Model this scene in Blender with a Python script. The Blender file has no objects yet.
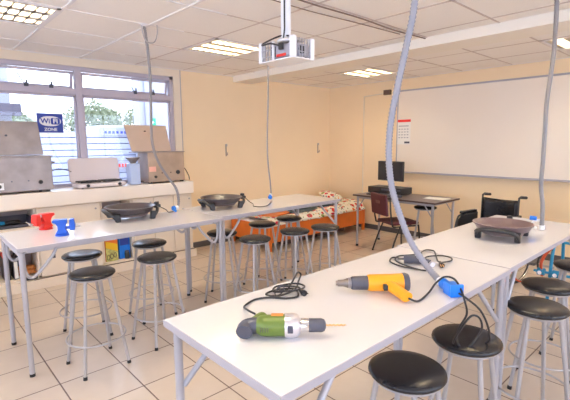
import bpy, bmesh, math, random
from mathutils import Vector, Matrix, Euler, noise
random.seed(7)
C = bpy.context.scene.collection
R = math.radians
V = Vector

# ---------------------------------------------------------------- camera
YAW, PITCH, ROLL, EYE = R(47.47), R(7.98), -0.0065, 1.55
fw = V((math.cos(YAW)*math.cos(PITCH), math.sin(YAW)*math.cos(PITCH), -math.sin(PITCH)))
rt = V((math.sin(YAW), -math.cos(YAW), 0)); up = rt.cross(fw)
cr, sr = math.cos(ROLL), math.sin(ROLL)
rt, up = cr*rt + sr*up, cr*up - sr*rt
cam_data = bpy.data.cameras.new('camera'); cam_data.sensor_width = 36; cam_data.lens = 418.3/570*36
cam_data.clip_start = 0.05; cam_data.clip_end = 200
cam = bpy.data.objects.new('camera', cam_data); C.objects.link(cam)
cam.matrix_world = Matrix(((rt.x, up.x, -fw.x, 0), (rt.y, up.y, -fw.y, 0), (rt.z, up.z, -fw.z, EYE), (0, 0, 0, 1)))
bpy.context.scene.camera = cam

# ---------------------------------------------------------------- world, light, exposure
SKY = 3.1
world = bpy.data.worlds.new('world'); bpy.context.scene.world = world; world.use_nodes = True
wn = world.node_tree; wn.nodes.clear()
wo = wn.nodes.new('ShaderNodeOutputWorld'); wb = wn.nodes.new('ShaderNodeBackground')
wb.inputs[0].default_value = (0.78, 0.86, 1.0, 1); wb.inputs[1].default_value = SKY
wn.links.new(wb.outputs[0], wo.inputs[0])
LAMP = 50.0            # fluorescent tube emission
TUBE_COL = (1.0, 0.87, 0.62)
vs = bpy.context.scene.view_settings
vs.view_transform = 'Standard'; vs.look = 'None'; vs.gamma = 1; vs.use_curve_mapping = False
vs.exposure = 0.96
bpy.context.scene.cycles.max_bounces = 10
bpy.context.scene.cycles.diffuse_bounces = 6
bpy.context.scene.cycles.sample_clamp_indirect = 6

# ---------------------------------------------------------------- materials
def mat(name, col, rough=0.5, metal=0.0, spec=0.5, emit=None, estr=0, noise_amt=0, nscale=20, bump=0, bscale=200, coat=0):
    m = bpy.data.materials.new(name); m.use_nodes = True
    nt = m.node_tree; b = nt.nodes['Principled BSDF']
    b.inputs['Base Color'].default_value = (*col, 1); b.inputs['Roughness'].default_value = rough
    b.inputs['Metallic'].default_value = metal; b.inputs['Specular IOR Level'].default_value = spec
    if coat: b.inputs['Coat Weight'].default_value = coat
    if emit: b.inputs['Emission Color'].default_value = (*emit, 1); b.inputs['Emission Strength'].default_value = estr
    tc = nt.nodes.new('ShaderNodeTexCoord')
    if noise_amt:
        n = nt.nodes.new('ShaderNodeTexNoise'); n.inputs['Scale'].default_value = nscale; n.inputs['Detail'].default_value = 4
        nt.links.new(tc.outputs['Object'], n.inputs['Vector'])
        mx = nt.nodes.new('ShaderNodeMix'); mx.data_type = 'RGBA'
        mx.inputs[6].default_value = (*[c*(1-noise_amt) for c in col], 1); mx.inputs[7].default_value = (*[min(1, c*(1+noise_amt)) for c in col], 1)
        nt.links.new(n.outputs['Fac'], mx.inputs[0]); nt.links.new(mx.outputs[2], b.inputs['Base Color'])
    if bump:
        n = nt.nodes.new('ShaderNodeTexNoise'); n.inputs['Scale'].default_value = bscale
        nt.links.new(tc.outputs['Object'], n.inputs['Vector'])
        bp = nt.nodes.new('ShaderNodeBump'); bp.inputs['Strength'].default_value = bump; bp.inputs['Distance'].default_value = 0.01
        nt.links.new(n.outputs['Fac'], bp.inputs['Height']); nt.links.new(bp.outputs[0], b.inputs['Normal'])
    return m

M = {}
M['wall'] = mat('cream wall paint', (0.90, 0.712, 0.468), 0.75, noise_amt=0.03, nscale=3, bump=0.05, bscale=60)
M['wall_window'] = mat('pale cream paint', (0.80, 0.70, 0.56), 0.6, noise_amt=0.03, nscale=4)
M['tile'] = mat('ceiling tile', (0.92, 0.87, 0.81), 0.85, noise_amt=0.05, nscale=90, bump=0.1, bscale=300)
M['tbar'] = mat('ceiling grid bar', (0.80, 0.76, 0.74), 0.5)
M['beam'] = mat('boxed beam paint', (0.90, 0.84, 0.74), 0.6, noise_amt=0.02, nscale=5)
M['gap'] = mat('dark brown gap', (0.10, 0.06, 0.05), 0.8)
M['old_cable'] = mat('brown old cable', (0.22, 0.14, 0.11), 0.8)
M['tbar_brown'] = mat('aged grid bar', (0.62, 0.52, 0.47), 0.6)
M['pan_dark'] = mat('dark grey non-stick coating', (0.085, 0.07, 0.075), 0.28, noise_amt=0.15, nscale=30)
M['tabletop'] = mat('white laminate', (0.74, 0.715, 0.72), 0.12, noise_amt=0.015, nscale=6)
M['edge'] = mat('grey laminate edge', (0.42, 0.40, 0.44), 0.45)
M['steel_paint'] = mat('grey painted steel tube', (0.46, 0.455, 0.50), 0.38, metal=0.25, noise_amt=0.05, nscale=30)
M['stool_leg'] = mat('dull grey steel leg', (0.44, 0.425, 0.44), 0.36, metal=0.3, noise_amt=0.08, nscale=30)
M['steel_dark'] = mat('grey steel tube', (0.42, 0.40, 0.41), 0.4, metal=0.4)
M['vinyl'] = mat('black vinyl', (0.014, 0.014, 0.018), 0.26, spec=0.5, noise_amt=0.3, nscale=40, bump=0.06, bscale=350)
M['rubber'] = mat('black rubber', (0.02, 0.018, 0.018), 0.6)
M['black'] = mat('black plastic', (0.025, 0.024, 0.026), 0.4)
M['darkgrey'] = mat('dark grey plastic', (0.075, 0.075, 0.10), 0.45)
M['stainless'] = mat('stained stainless steel', (0.32, 0.275, 0.26), 0.40, metal=0.65, noise_amt=0.42, nscale=6)
M['chrome'] = mat('chrome', (0.8, 0.78, 0.78), 0.15, metal=1)
M['alu'] = mat('cast aluminium', (0.72, 0.68, 0.70), 0.3, metal=0.7)
M['brass'] = mat('titanium coated bit', (0.75, 0.45, 0.2), 0.3, metal=0.9)
M['frame'] = mat('mauve grey window frame', (0.50, 0.45, 0.52), 0.4, metal=0.1)
M['cabinet'] = mat('cream cabinet laminate', (0.82, 0.72, 0.60), 0.45, noise_amt=0.02, nscale=4)
M['cab_in'] = mat('cabinet interior', (0.45, 0.37, 0.36), 0.7)
M['worktop'] = mat('off white worktop', (0.84, 0.76, 0.68), 0.3, noise_amt=0.02, nscale=5)
M['red'] = mat('red enamel', (0.80, 0.03, 0.02), 0.35)
M['blue'] = mat('blue enamel', (0.02, 0.12, 0.62), 0.35)
M['bright_blue'] = mat('bright blue plastic', (0.01, 0.20, 0.80), 0.35)
M['cyan'] = mat('blue painted tube', (0.02, 0.28, 0.50), 0.35)
M['green'] = mat('green plastic', (0.125, 0.185, 0.03), 0.4)
M['orange'] = mat('orange yellow plastic', (0.92, 0.36, 0.012), 0.38)
M['orange_wood'] = mat('orange varnished wood', (0.72, 0.17, 0.02), 0.4, noise_amt=0.18, nscale=6)
M['orange_red'] = mat('orange red rubber', (0.60, 0.09, 0.03), 0.5)
M['white'] = mat('white plastic', (0.85, 0.85, 0.87), 0.4)
M['paper'] = mat('white paper', (0.88, 0.86, 0.82), 0.8)
M['board'] = mat('glossy whiteboard', (0.88, 0.79, 0.68), 0.35, noise_amt=0.02, nscale=2)
M['hose'] = mat('grey corrugated conduit', (0.28, 0.275, 0.315), 0.5)
M['hose_dim'] = mat('light grey corrugated conduit', (0.27, 0.25, 0.25), 0.5)
M['pan'] = mat('mauve non-stick coating', (0.20, 0.135, 0.14), 0.3, noise_amt=0.1, nscale=30)
M['pan_out'] = mat('dull grey aluminium', (0.28, 0.22, 0.21), 0.35, metal=0.5)
M['maroon'] = mat('maroon upholstery', (0.10, 0.018, 0.028), 0.6)
M['desk'] = mat('dark grey desk laminate', (0.17, 0.135, 0.14), 0.3)
M['skirt'] = mat('dark grey skirting', (0.10, 0.09, 0.09), 0.5)
M['screen'] = mat('dark monitor screen', (0.035, 0.035, 0.042), 0.25)
M['cloth_dark'] = mat('dark teal cloth', (0.05, 0.07, 0.085), 0.9, noise_amt=0.5, nscale=30)
M['skin_copper'] = mat('copper coloured coil', (0.55, 0.2, 0.05), 0.4)
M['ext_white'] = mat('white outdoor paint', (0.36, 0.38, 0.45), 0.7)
M['ext_grey'] = mat('grey outdoor concrete', (0.14, 0.13, 0.17), 0.8)
M['ext_ground'] = mat('pale paving', (0.5, 0.48, 0.48), 0.9)
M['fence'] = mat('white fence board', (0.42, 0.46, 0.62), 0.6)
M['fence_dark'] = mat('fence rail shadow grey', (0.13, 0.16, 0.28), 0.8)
M['leaf'] = mat('pale green leaves', (0.20, 0.23, 0.13), 0.7, noise_amt=0.4, nscale=3)
M['bark'] = mat('bark', (0.2, 0.15, 0.1), 0.9)
M['sign_green'] = mat('green sign', (0.0, 0.35, 0.2), 0.5)
M['wifi_blue'] = mat('deep blue sign print', (0.025, 0.055, 0.36), 0.5)
M['tube'] = mat('fluorescent tube', (1, 1, 1), 0.5, emit=TUBE_COL, estr=LAMP)
M['louvre'] = mat('reflective louvre', (0.60, 0.53, 0.42), 0.4, metal=0.2)

def glass(name, tint=(0.93, 0.95, 1.0)):
    m = bpy.data.materials.new(name); m.use_nodes = True; nt = m.node_tree; nt.nodes.clear()
    o = nt.nodes.new('ShaderNodeOutputMaterial'); t = nt.nodes.new('ShaderNodeBsdfTransparent'); g = nt.nodes.new('ShaderNodeBsdfGlossy')
    t.inputs[0].default_value = (*tint, 1); g.inputs['Roughness'].default_value = 0.02
    lw = nt.nodes.new('ShaderNodeFresnel'); lw.inputs['IOR'].default_value = 1.45
    mx = nt.nodes.new('ShaderNodeMixShader'); nt.links.new(lw.outputs[0], mx.inputs[0])
    nt.links.new(t.outputs[0], mx.inputs[1]); nt.links.new(g.outputs[0], mx.inputs[2]); nt.links.new(mx.outputs[0], o.inputs[0])
    return m
M['glass'] = glass('window glass')

def floor_material():
    m = mat('beige ceramic floor tiles', (0.7, 0.6, 0.5), 0.28); nt = m.node_tree; b = nt.nodes['Principled BSDF']
    tc = nt.nodes.new('ShaderNodeTexCoord'); mp = nt.nodes.new('ShaderNodeMapping')
    mp.inputs['Location'].default_value = (-0.235, -0.12, 0)
    nt.links.new(tc.outputs['Object'], mp.inputs['Vector'])
    br = nt.nodes.new('ShaderNodeTexBrick'); br.offset = 0.0; br.squash = 1.0
    for k, v in (('Scale', 1.0), ('Brick Width', 0.39), ('Row Height', 0.39), ('Mortar Size', 0.0045), ('Mortar Smooth', 0.1)): br.inputs[k].default_value = v
    br.inputs['Color1'].default_value = (0.60, 0.51, 0.425, 1); br.inputs['Color2'].default_value = (0.64, 0.54, 0.45, 1); br.inputs['Mortar'].default_value = (0.16, 0.10, 0.08, 1)
    nt.links.new(mp.outputs[0], br.inputs['Vector'])
    n = nt.nodes.new('ShaderNodeTexNoise'); n.inputs['Scale'].default_value = 9; n.inputs['Detail'].default_value = 5; nt.links.new(tc.outputs['Object'], n.inputs['Vector'])
    mx = nt.nodes.new('ShaderNodeMix'); mx.data_type = 'RGBA'; mx.blend_type = 'MULTIPLY'; mx.inputs[0].default_value = 0.35
    nt.links.new(br.outputs['Color'], mx.inputs[6]); nt.links.new(n.outputs['Color'], mx.inputs[7])
    rp = nt.nodes.new('ShaderNodeValToRGB'); rp.color_ramp.elements[0].color = (0.72, 0.66, 0.62, 1); rp.color_ramp.elements[1].color = (1, 1, 1, 1)
    nt.links.new(n.outputs['Fac'], rp.inputs[0]); nt.links.new(rp.outputs[0], mx.inputs[7])
    nt.links.new(mx.outputs[2], b.inputs['Base Color'])
    bp = nt.nodes.new('ShaderNodeBump'); bp.inputs['Distance'].default_value = 0.002; bp.invert = True
    nt.links.new(br.outputs['Fac'], bp.inputs['Height']); nt.links.new(bp.outputs[0], b.inputs['Normal'])
    return m
M['floor'] = floor_material()

def floral_material():
    m = mat('floral bedspread cotton', (0.8, 0.76, 0.66), 0.85); nt = m.node_tree; b = nt.nodes['Principled BSDF']
    tc = nt.nodes.new('ShaderNodeTexCoord')
    prev = None; col = None
    for sc, thr, ramp in ((11, 0.40, [(0, (0.62, 0.03, 0.02)), (0.35, (0.75, 0.16, 0.02)), (0.6, (0.55, 0.02, 0.06)), (0.8, (0.06, 0.08, 0.2)), (0.9, (0.3, 0.32, 0.05))]), (22, 0.30, [(0, (0.2, 0.26, 0.08)), (0.4, (0.75, 0.3, 0.08)), (0.7, (0.08, 0.1, 0.25))])):
        v = nt.nodes.new('ShaderNodeTexVoronoi'); v.inputs['Scale'].default_value = sc; nt.links.new(tc.outputs['Object'], v.inputs['Vector'])
        r = nt.nodes.new('ShaderNodeValToRGB'); r.color_ramp.interpolation = 'CONSTANT'
        while len(r.color_ramp.elements) < len(ramp): r.color_ramp.elements.new(0.5)
        for e, (p, c) in zip(r.color_ramp.elements, ramp): e.position = p; e.color = (*c, 1)
        sp = nt.nodes.new('ShaderNodeSeparateColor'); nt.links.new(v.outputs['Color'], sp.inputs[0]); nt.links.new(sp.outputs[0], r.inputs[0])
        lt = nt.nodes.new('ShaderNodeMath'); lt.operation = 'LESS_THAN'; lt.inputs[1].default_value = thr; nt.links.new(v.outputs['Distance'], lt.inputs[0])
        mx = nt.nodes.new('ShaderNodeMix'); mx.data_type = 'RGBA'; mx.inputs[6].default_value = (0.82, 0.76, 0.64, 1)
        if prev: nt.links.new(prev.outputs[2], mx.inputs[6])
        nt.links.new(lt.outputs[0], mx.inputs[0]); nt.links.new(r.outputs[0], mx.inputs[7]); prev = mx
    nt.links.new(prev.outputs[2], b.inputs['Base Color'])
    return m
M['floral'] = floral_material()

# ---------------------------------------------------------------- mesh helpers
def catmull(pts, res=6, closed=False):
    pts = [V(p) for p in pts]; out = []; n = len(pts)
    rng = range(n if closed else n-1)
    for i in rng:
        if closed: p0, p1, p2, p3 = pts[i-1], pts[i], pts[(i+1) % n], pts[(i+2) % n]
        else: p0, p1, p2, p3 = pts[max(i-1, 0)], pts[i], pts[i+1], pts[min(i+2, n-1)]
        for k in range(res):
            t = k/res
            out.append(0.5*((2*p1)+(-p0+p2)*t+(2*p0-5*p1+4*p2-p3)*t*t+(-p0+3*p1-3*p2+p3)*t**3))
    if not closed: out.append(pts[-1])
    return out

class MB:
    def __init__(s): s.bm = bmesh.new(); s.mi = 0
    def add(s, verts, faces):
        vs_ = [s.bm.verts.new(v) for v in verts]
        for f in faces:
            try: fc = s.bm.faces.new([vs_[i] for i in f]); fc.material_index = s.mi
            except ValueError: pass
        return vs_
    def box(s, x0, x1, y0, y1, z0, z1, m=None):
        vv = [V((x, y, z)) for z in (z0, z1) for y in (y0, y1) for x in (x0, x1)]
        if m: vv = [m @ v for v in vv]
        s.add(vv, [(0, 2, 3, 1), (4, 5, 7, 6), (0, 1, 5, 4), (2, 6, 7, 3), (0, 4, 6, 2), (1, 3, 7, 5)]); return s
    def ring_loft(s, rings, cap=True, closed=False):
        n = len(rings[0]); vv = [s.bm.verts.new(v) for r in rings for v in r]; k = len(rings)
        for i in range(k if closed else k-1):
            j = (i+1) % k
            for a in range(n):
                b = (a+1) % n
                try: f = s.bm.faces.new([vv[i*n+a], vv[i*n+b], vv[j*n+b], vv[j*n+a]]); f.material_index = s.mi
                except ValueError: pass
        if cap and not closed:
            for r in (list(range(n))[::-1], [(k-1)*n+a for a in range(n)]):
                f = s.bm.faces.new([vv[a] for a in r]); f.material_index = s.mi
        return s
    def tube(s, pts, r, n=10, closed=False, res=0, radii=None, sx=1, sy=1):
        if res: pts = catmull(pts, res, closed)
        pts = [V(p) for p in pts]; k = len(pts); rings = []
        prevn = None
        for i, p in enumerate(pts):
            if closed: t = pts[(i+1) % k]-pts[i-1]
            else: t = pts[min(i+1, k-1)]-pts[max(i-1, 0)]
            t.normalize()
            if prevn is None:
                a = V((0, 0, 1)) if abs(t.z) < 0.9 else V((1, 0, 0))
                nn = (a - t*a.dot(t)).normalized()
            else:
                nn = (prevn - t*prevn.dot(t)).normalized()
            prevn = nn; bn = t.cross(nn)
            rr = radii[i] if radii else (r(i) if callable(r) else r)
            rings.append([p + (nn*math.cos(2*math.pi*a/n)*sx + bn*math.sin(2*math.pi*a/n)*sy)*rr for a in range(n)])
        return s.ring_loft(rings, not closed, closed)
    def cyl(s, p0, p1, r0, r1=None, n=16):
        p0, p1 = V(p0), V(p1); r1 = r0 if r1 is None else r1
        return s.tube([p0, p1], 1, n, radii=[r0, r1])
    def lathe(s, prof, n=24, m=None, sx=1, sy=1):
        m = m or Matrix()
        rings = [[m @ V((r*math.cos(2*math.pi*a/n)*sx, r*math.sin(2*math.pi*a/n)*sy, z)) for a in range(n)] for r, z in prof]
        return s.ring_loft(rings)
    def prism(s, poly, h0, h1, m=None):
        m = m or Matrix(); n = len(poly)
        vv = [m @ V((x, y, h)) for h in (h0, h1) for x, y in poly]
        s.add(vv, [tuple(range(n))[::-1], tuple(range(n, 2*n))] + [(i, (i+1) % n, n+(i+1) % n, n+i) for i in range(n)]); return s
    def build(s, name, m, parent=None, bevel=0, sharp=38, seg=2, sub=0):
        bmesh.ops.recalc_face_normals(s.bm, faces=s.bm.faces)
        me = bpy.data.meshes.new(name); s.bm.to_mesh(me); s.bm.free()
        for x in (m if isinstance(m, (list, tuple)) else [m]): me.materials.append(x)
        me.polygons.foreach_set('use_smooth', [True]*len(me.polygons))
        me.set_sharp_from_angle(angle=R(sharp))
        o = bpy.data.objects.new(name, me); C.objects.link(o)
        if parent: o.parent = parent
        if bevel:
            b = o.modifiers.new('bevel', 'BEVEL'); b.width = bevel; b.segments = seg; b.limit_method = 'ANGLE'; b.angle_limit = R(40); b.harden_normals = False
        if sub:
            q = o.modifiers.new('sub', 'SUBSURF'); q.levels = q.render_levels = sub
        return o

def tag(o, label, cat, group=None, kind=None):
    o['label'] = label; o['category'] = cat
    if group: o['group'] = group
    if kind: o['kind'] = kind
    return o
def thing(name, label, cat, loc=(0, 0, 0), rz=0, group=None):
    o = bpy.data.objects.new(name, None); o.empty_display_size = 0.1; C.objects.link(o)
    o.location = loc; o.rotation_euler = (0, 0, rz); return tag(o, label, cat, group)
def struct(o, label=None, cat=None):
    o['kind'] = 'structure'
    if label: o['label'] = label; o['category'] = cat
    return o
def dup(o, parent=None):
    c = o.copy(); C.objects.link(c); c.parent = parent
    for ch in list(o.children): dup(ch, c)
    return c
def attach(o, parent):
    # the cord is drawn in room coordinates; keep it there while it belongs to its tool
    for k in ('label', 'category'):
        if k in o: del o[k]
    o.parent = parent; o.matrix_parent_inverse = parent.matrix_basis.inverted(); return o
def rr_poly(w, h, r, n=5):
    out = []
    for cx, cy, a0 in ((w/2-r, h/2-r, 0), (-w/2+r, h/2-r, 90), (-w/2+r, -h/2+r, 180), (w/2-r, -h/2+r, 270)):
        for k in range(n+1):
            a = R(a0+90*k/n); out.append((cx+r*math.cos(a), cy+r*math.sin(a)))
    return out
def txt(body, size, m, parent, loc, rot, name='lettering', ext=0.0005, bold=0):
    cu = bpy.data.curves.new(name, 'FONT'); cu.body = body; cu.size = size; cu.extrude = ext; cu.align_x = 'CENTER'; cu.align_y = 'CENTER'; cu.offset = bold
    t = bpy.data.objects.new(name+'_source', cu); C.objects.link(t)
    dg = bpy.context.evaluated_depsgraph_get(); dg.update()
    me = bpy.data.meshes.new_from_object(t.evaluated_get(dg)); bpy.data.objects.remove(t); me.materials.clear(); me.materials.append(m)
    o = bpy.data.objects.new(name, me); C.objects.link(o); o.parent = parent; o.location = loc; o.rotation_euler = rot
    return o
# rotation that stands an XY drawing upright on a wall facing -Y (seen by someone looking +Y), and on a wall facing -X
FACE_Y = (R(90), 0, 0)
FACE_X = (R(90), 0, R(-90))

# ================================================================ SETTING
X0, X1, Y0, Y1, H = -2.0, 6.07, -2.5, 5.35, 2.53
struct(MB().box(X0-.15, X1+.15, Y0-.15, Y1+.15, -0.1, 0).build('floor', M['floor']), 'beige ceramic tiled classroom floor', 'floor')
# window wall: cream right part, pale pillar and header round the window
w = MB(); WX0, WX1, WZ0, WZ1 = -0.85, 2.85, 1.0, 2.43
w.box(2.96, X1+.15, Y1, Y1+.15, 0, H+.25)
struct(w.build('wall_left', M['wall']), 'cream painted wall to the right of the window', 'wall')
w = MB()
w.box(WX1, 2.955, Y1-.006, Y1+.15, 0, H+.25); w.box(X0-.15, WX1, Y1-.006, Y1+.15, WZ1, H+.25)
w.box(X0-.15, WX1, Y1, Y1+.15, 0, WZ0); w.box(X0-.15, WX0, Y1, Y1+.15, WZ0, WZ1)
struct(w.build('wall_window', M['wall_window']), 'pale cream wall around the window', 'wall')
struct(MB().box(X1, X1+.15, Y0-.15, Y1, 0, H+.25).build('wall_right', M['wall']), 'cream wall that carries the whiteboard', 'wall')
# the two walls out of view get added window bands that let in fill daylight
w = MB(); w.box(X0-.15, X0, Y0-.15, Y1, 0, .75); w.box(X0-.15, X0, Y0-.15, Y1, 2.43, H+.25); w.box(X0-.15, X0, Y0-.15, Y0+.4, .75, 2.43); w.box(X0-.15, X0, Y1-.5, Y1, .75, 2.43)
struct(w.build('wall_back', M['wall']), 'cream wall behind the viewer', 'wall')
w = MB(); w.box(X0, X1, Y0-.15, Y0, 0, .75); w.box(X0, X1, Y0-.15, Y0, 2.43, H+.25); w.box(X0, X0+.4, Y0-.15, Y0, .75, 2.43); w.box(X1-.5, X1, Y0-.15, Y0, .75, 2.43)
struct(w.build('wall_front', M['wall']), 'cream wall to the right of the viewer', 'wall')
def fill_window(name, p, q_, horizontal, label):
    o = bpy.data.objects.new(name, None); C.objects.link(o); struct(o, label, 'window')
    n = 4; f = MB(); g = MB()
    for k in range(n+1):
        t = p+(q_-p)*k/n
        if horizontal: f.box(t-.03, t+.03, Y0-.08, Y0-.03, .75, 2.43)
        else: f.box(X0-.08, X0-.03, t-.03, t+.03, .75, 2.43)
    for z_ in (.75, 2.38):
        if horizontal: f.box(p, q_, Y0-.08, Y0-.03, z_, z_+.05)
        else: f.box(X0-.08, X0-.03, p, q_, z_, z_+.05)
    f.build('window_frame', M['frame'], o)
    (g.box(p, q_, Y0-.06, Y0-.055, .78, 2.40) if horizontal else g.box(X0-.06, X0-.055, p, q_, .78, 2.40)).build('pane', M['glass'], o)
fill_window('window_2', Y0+.4, Y1-.5, False, 'window band behind the viewer')
fill_window('window_3', X0+.4, X1-.5, True, 'window band right of the viewer')
struct(MB().box(2.98, X1-.016, Y1-.015, Y1, 0, .085).build('baseboard_left', M['skirt'], bevel=.004), 'dark grey skirting under the cream wall', 'skirting')
struct(MB().box(X1-.015, X1, Y0, Y1, 0, .085).build('baseboard_right', M['skirt'], bevel=.004), 'dark grey skirting under the whiteboard wall', 'skirting')

# suspended ceiling: tiles between grid bars, holes where the lights sit
gx = [X0]+[1.0+.665*k for k in range(-4, 5)]+[3.85]
gx = sorted(set(round(v, 3) for v in gx if v >= X0))
gx2 = [4.2, 4.83, 5.46, X1]
gy = [Y0]+[-1.825+.665*k for k in range(0, 11)]+[Y1]
LIGHTS = [(.335, 1.0, 3.495, 4.16), (2.33, 2.995, 3.495, 4.16), (4.83, 5.46, 3.495, 4.16), (4.83, 5.46, .835, 1.5),
          (.335, 1.0, .835, 1.5), (2.33, 2.995, .835, 1.5), (.335, 1.0, -1.825, -1.16), (2.33, 2.995, -1.825, -1.16), (4.83, 5.46, -1.825, -1.16), (-1.66, -.995, .835, 1.5), (-1.66, -.995, 3.495, 4.16)]
t = MB(); rnd = random.Random(3)
for gs in (gx, gx2):
    for i in range(len(gs)-1):
        for j in range(len(gy)-1):
            a, b, c, d = gs[i], gs[i+1], gy[j], gy[j+1]
            if any(abs(a-l[0]) < .05 and abs(c-l[2]) < .05 for l in LIGHTS): continue
            dz = rnd.uniform(0, .003)
            t.box(a+.010, b-.010, c+.009, d-.009, H+dz, H+.02)
t.mi = 1; t.box(X0-.15, X1+.15, Y0-.15, Y1+.15, H+.12, H+.2)
struct(t.build('ceiling', [M['tile'], M['gap']]), 'suspended ceiling of off-white tiles', 'ceiling')
g = MB(); bw = .011
for x in gx[1:-1]:
    if x < 1.9: g.box(x-bw, x+bw, Y0, Y1, H-.007, H+.004)
for y in gy[1:-1]: g.box(X0, 1.99, y-bw*.7, y+bw*.7, H-.004, H+.004)
g.box(X0, X1, Y1-.022, Y1, H-.006, H+.004); g.box(X1-.022, X1, Y0, Y1, H-.006, H+.004)
struct(g.build('trim_1', M['tbar']), 'white metal grid bars of the suspended ceiling near the window', 'ceiling grid')
g = MB()
for x in gx[1:-1]:
    if x > 1.9: g.box(x-bw*.8, x+bw*.8, Y0, Y1, H-.001, H+.006)
for y in gy[1:-1]: g.box(1.99, 3.85, y-bw*.7, y+bw*.7, H-.001, H+.006); g.box(4.2, X1, y-bw*.7, y+bw*.7, H-.001, H+.006)
for x in gx2[1:-1]: g.box(x-bw*.8, x+bw*.8, Y0, Y1, H-.001, H+.006)
struct(g.build('trim_5', M['tbar_brown']), 'aged brownish grid bars of the ceiling away from the window', 'ceiling grid')  # bars away from the window, coloured browner than those near it
struct(MB().box(3.85, 4.2, Y0, Y1, H-.085, H+.02).build('trim_2', M['beam'], bevel=.004), 'boxed cream beam running across the ceiling', 'beam')

# window: frame with three bays, transom, opening top sashes, panes
win = bpy.data.objects.new('window_1', None); C.objects.link(win); win.location = (0, Y1+.03, 0); struct(win, 'wide window with opening top sashes over the worktop', 'window')
f = MB(); D0, D1 = -.02, .05
f.box(WX0, WX1, D0, D1, WZ1-.05, WZ1); f.box(WX0, WX1, D0, D1, WZ0, WZ0+.05)
f.box(WX0, WX0+.05, D0, D1, WZ0, WZ1); f.box(WX1-.05, WX1, D0, D1, WZ0, WZ1)
BAYS = [(-.80, .36), (.43, 1.60), (1.67, 2.80)]
for x in (.36, 1.60): f.box(x, x+.07, D0-.006, D1, WZ0, WZ1)
f.box(WX0, WX1, D0-.004, D1, 2.10, 2.18)
f.build('window_frame', M['frame'], win, bevel=.005)
for a, b in BAYS:
    p = MB(); p.box(a-.01, b+.01, .012, .018, 1.04, 2.11); p.build('pane', M['glass'], win)
    fr = MB()
    for q in ((a, a+.022, 1.05, 2.10), (b-.022, b, 1.05, 2.10), (a, b, 1.05, 1.072), (a, b, 2.078, 2.10)): fr.box(q[0], q[1], -.004, .03, q[2], q[3])
    fr.build('glazing_bead', M['frame'], win, bevel=.003)
    # top-hung sash pushed outwards at the bottom
    sm = Matrix.Translation((0, .03, 2.375)) @ Matrix.Rotation(R(13), 4, 'X')
    s = MB(); hh = .20
    for q in ((a+.005, a+.035, -hh, 0), (b-.035, b-.005, -hh, 0), (a+.005, b-.005, -.03, 0), (a+.005, b-.005, -hh, -hh+.03)): s.box(q[0], q[1], -.012, .018, q[2], q[3], sm)
    so = s.build('sash', M['frame'], win, bevel=.003)
    MB().box(a+.03, b-.03, 0, .005, -hh+.02, -.02, sm).build('sash_pane', M['glass'], so)
    for k, xx in enumerate((a+.57*(b-a), a+.78*(b-a))):
        h = MB(); h.box(xx-.02, xx+.02, -.045, -.018, 2.165, 2.205)
        h.box(xx-.008, xx+.008, -.06, -.045, 2.175, 2.235); h.build('latch', M['darkgrey'], win, bevel=.003)
    s = MB(); s.cyl((a+.55*(b-a), -.03, 2.2), (a+.50*(b-a), .01, 2.33), .006); s.build('stay_arm', M['darkgrey'], win)
struct(MB().box(WX0, WX1, Y1-.03, Y1+.03, WZ0-.01, WZ0+.032).build('trim_3', M['worktop'], bevel=.006), 'pale sill along the bottom of the window', 'window sill')
struct(MB().box(2.952, 2.962, Y1-.012, Y1, 0, H).build('trim_4', M['edge']), 'thin grey joint strip between the window pillar and cream wall', 'joint strip')

# ================================================================ OUTSIDE
struct(MB().box(-12, 30, Y1+.2, 40, -.12, -.02).build('ground', M['ext_ground']), 'pale paving outside the window', 'ground')
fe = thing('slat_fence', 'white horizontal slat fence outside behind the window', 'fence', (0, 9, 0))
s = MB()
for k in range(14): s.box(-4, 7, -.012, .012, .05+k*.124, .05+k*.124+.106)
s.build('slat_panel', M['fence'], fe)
MB().box(-4, 7, .03, .045, 0, 1.74).build('backing_panel', M['fence_dark'], fe)  # dark sheet that shows as lines between the slats
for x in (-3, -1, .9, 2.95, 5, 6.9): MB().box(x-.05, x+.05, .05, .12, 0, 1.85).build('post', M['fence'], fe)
bn = thing('banner', 'narrow pale banner with blue lettering hung on the slat fence', 'banner', (3.45, 8.95, 0))
MB().box(-.36, .3, 0, .01, 1.70, 1.82).build('cloth_strip', M['ext_white'], bn)
for k, x in enumerate((-.28, -.2, -.12, -.04, .05, .13, .21)): MB().box(x, x+.05, -.004, 0, 1.735, 1.785).build('mark', M['wifi_blue'], bn)
rs = thing('sign', 'small sign with faded red lettering on the lower fence', 'sign', (3.42, 8.95, 0))
MB().box(-.12, .22, 0, .01, .98, 1.16).build('sign_panel', M['ext_white'], rs)
for k, x in enumerate((-.08, .0, .07, .14)): MB().box(x, x+.04, -.004, 0, 1.03, 1.10).build('mark', M['red'], rs)
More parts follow.
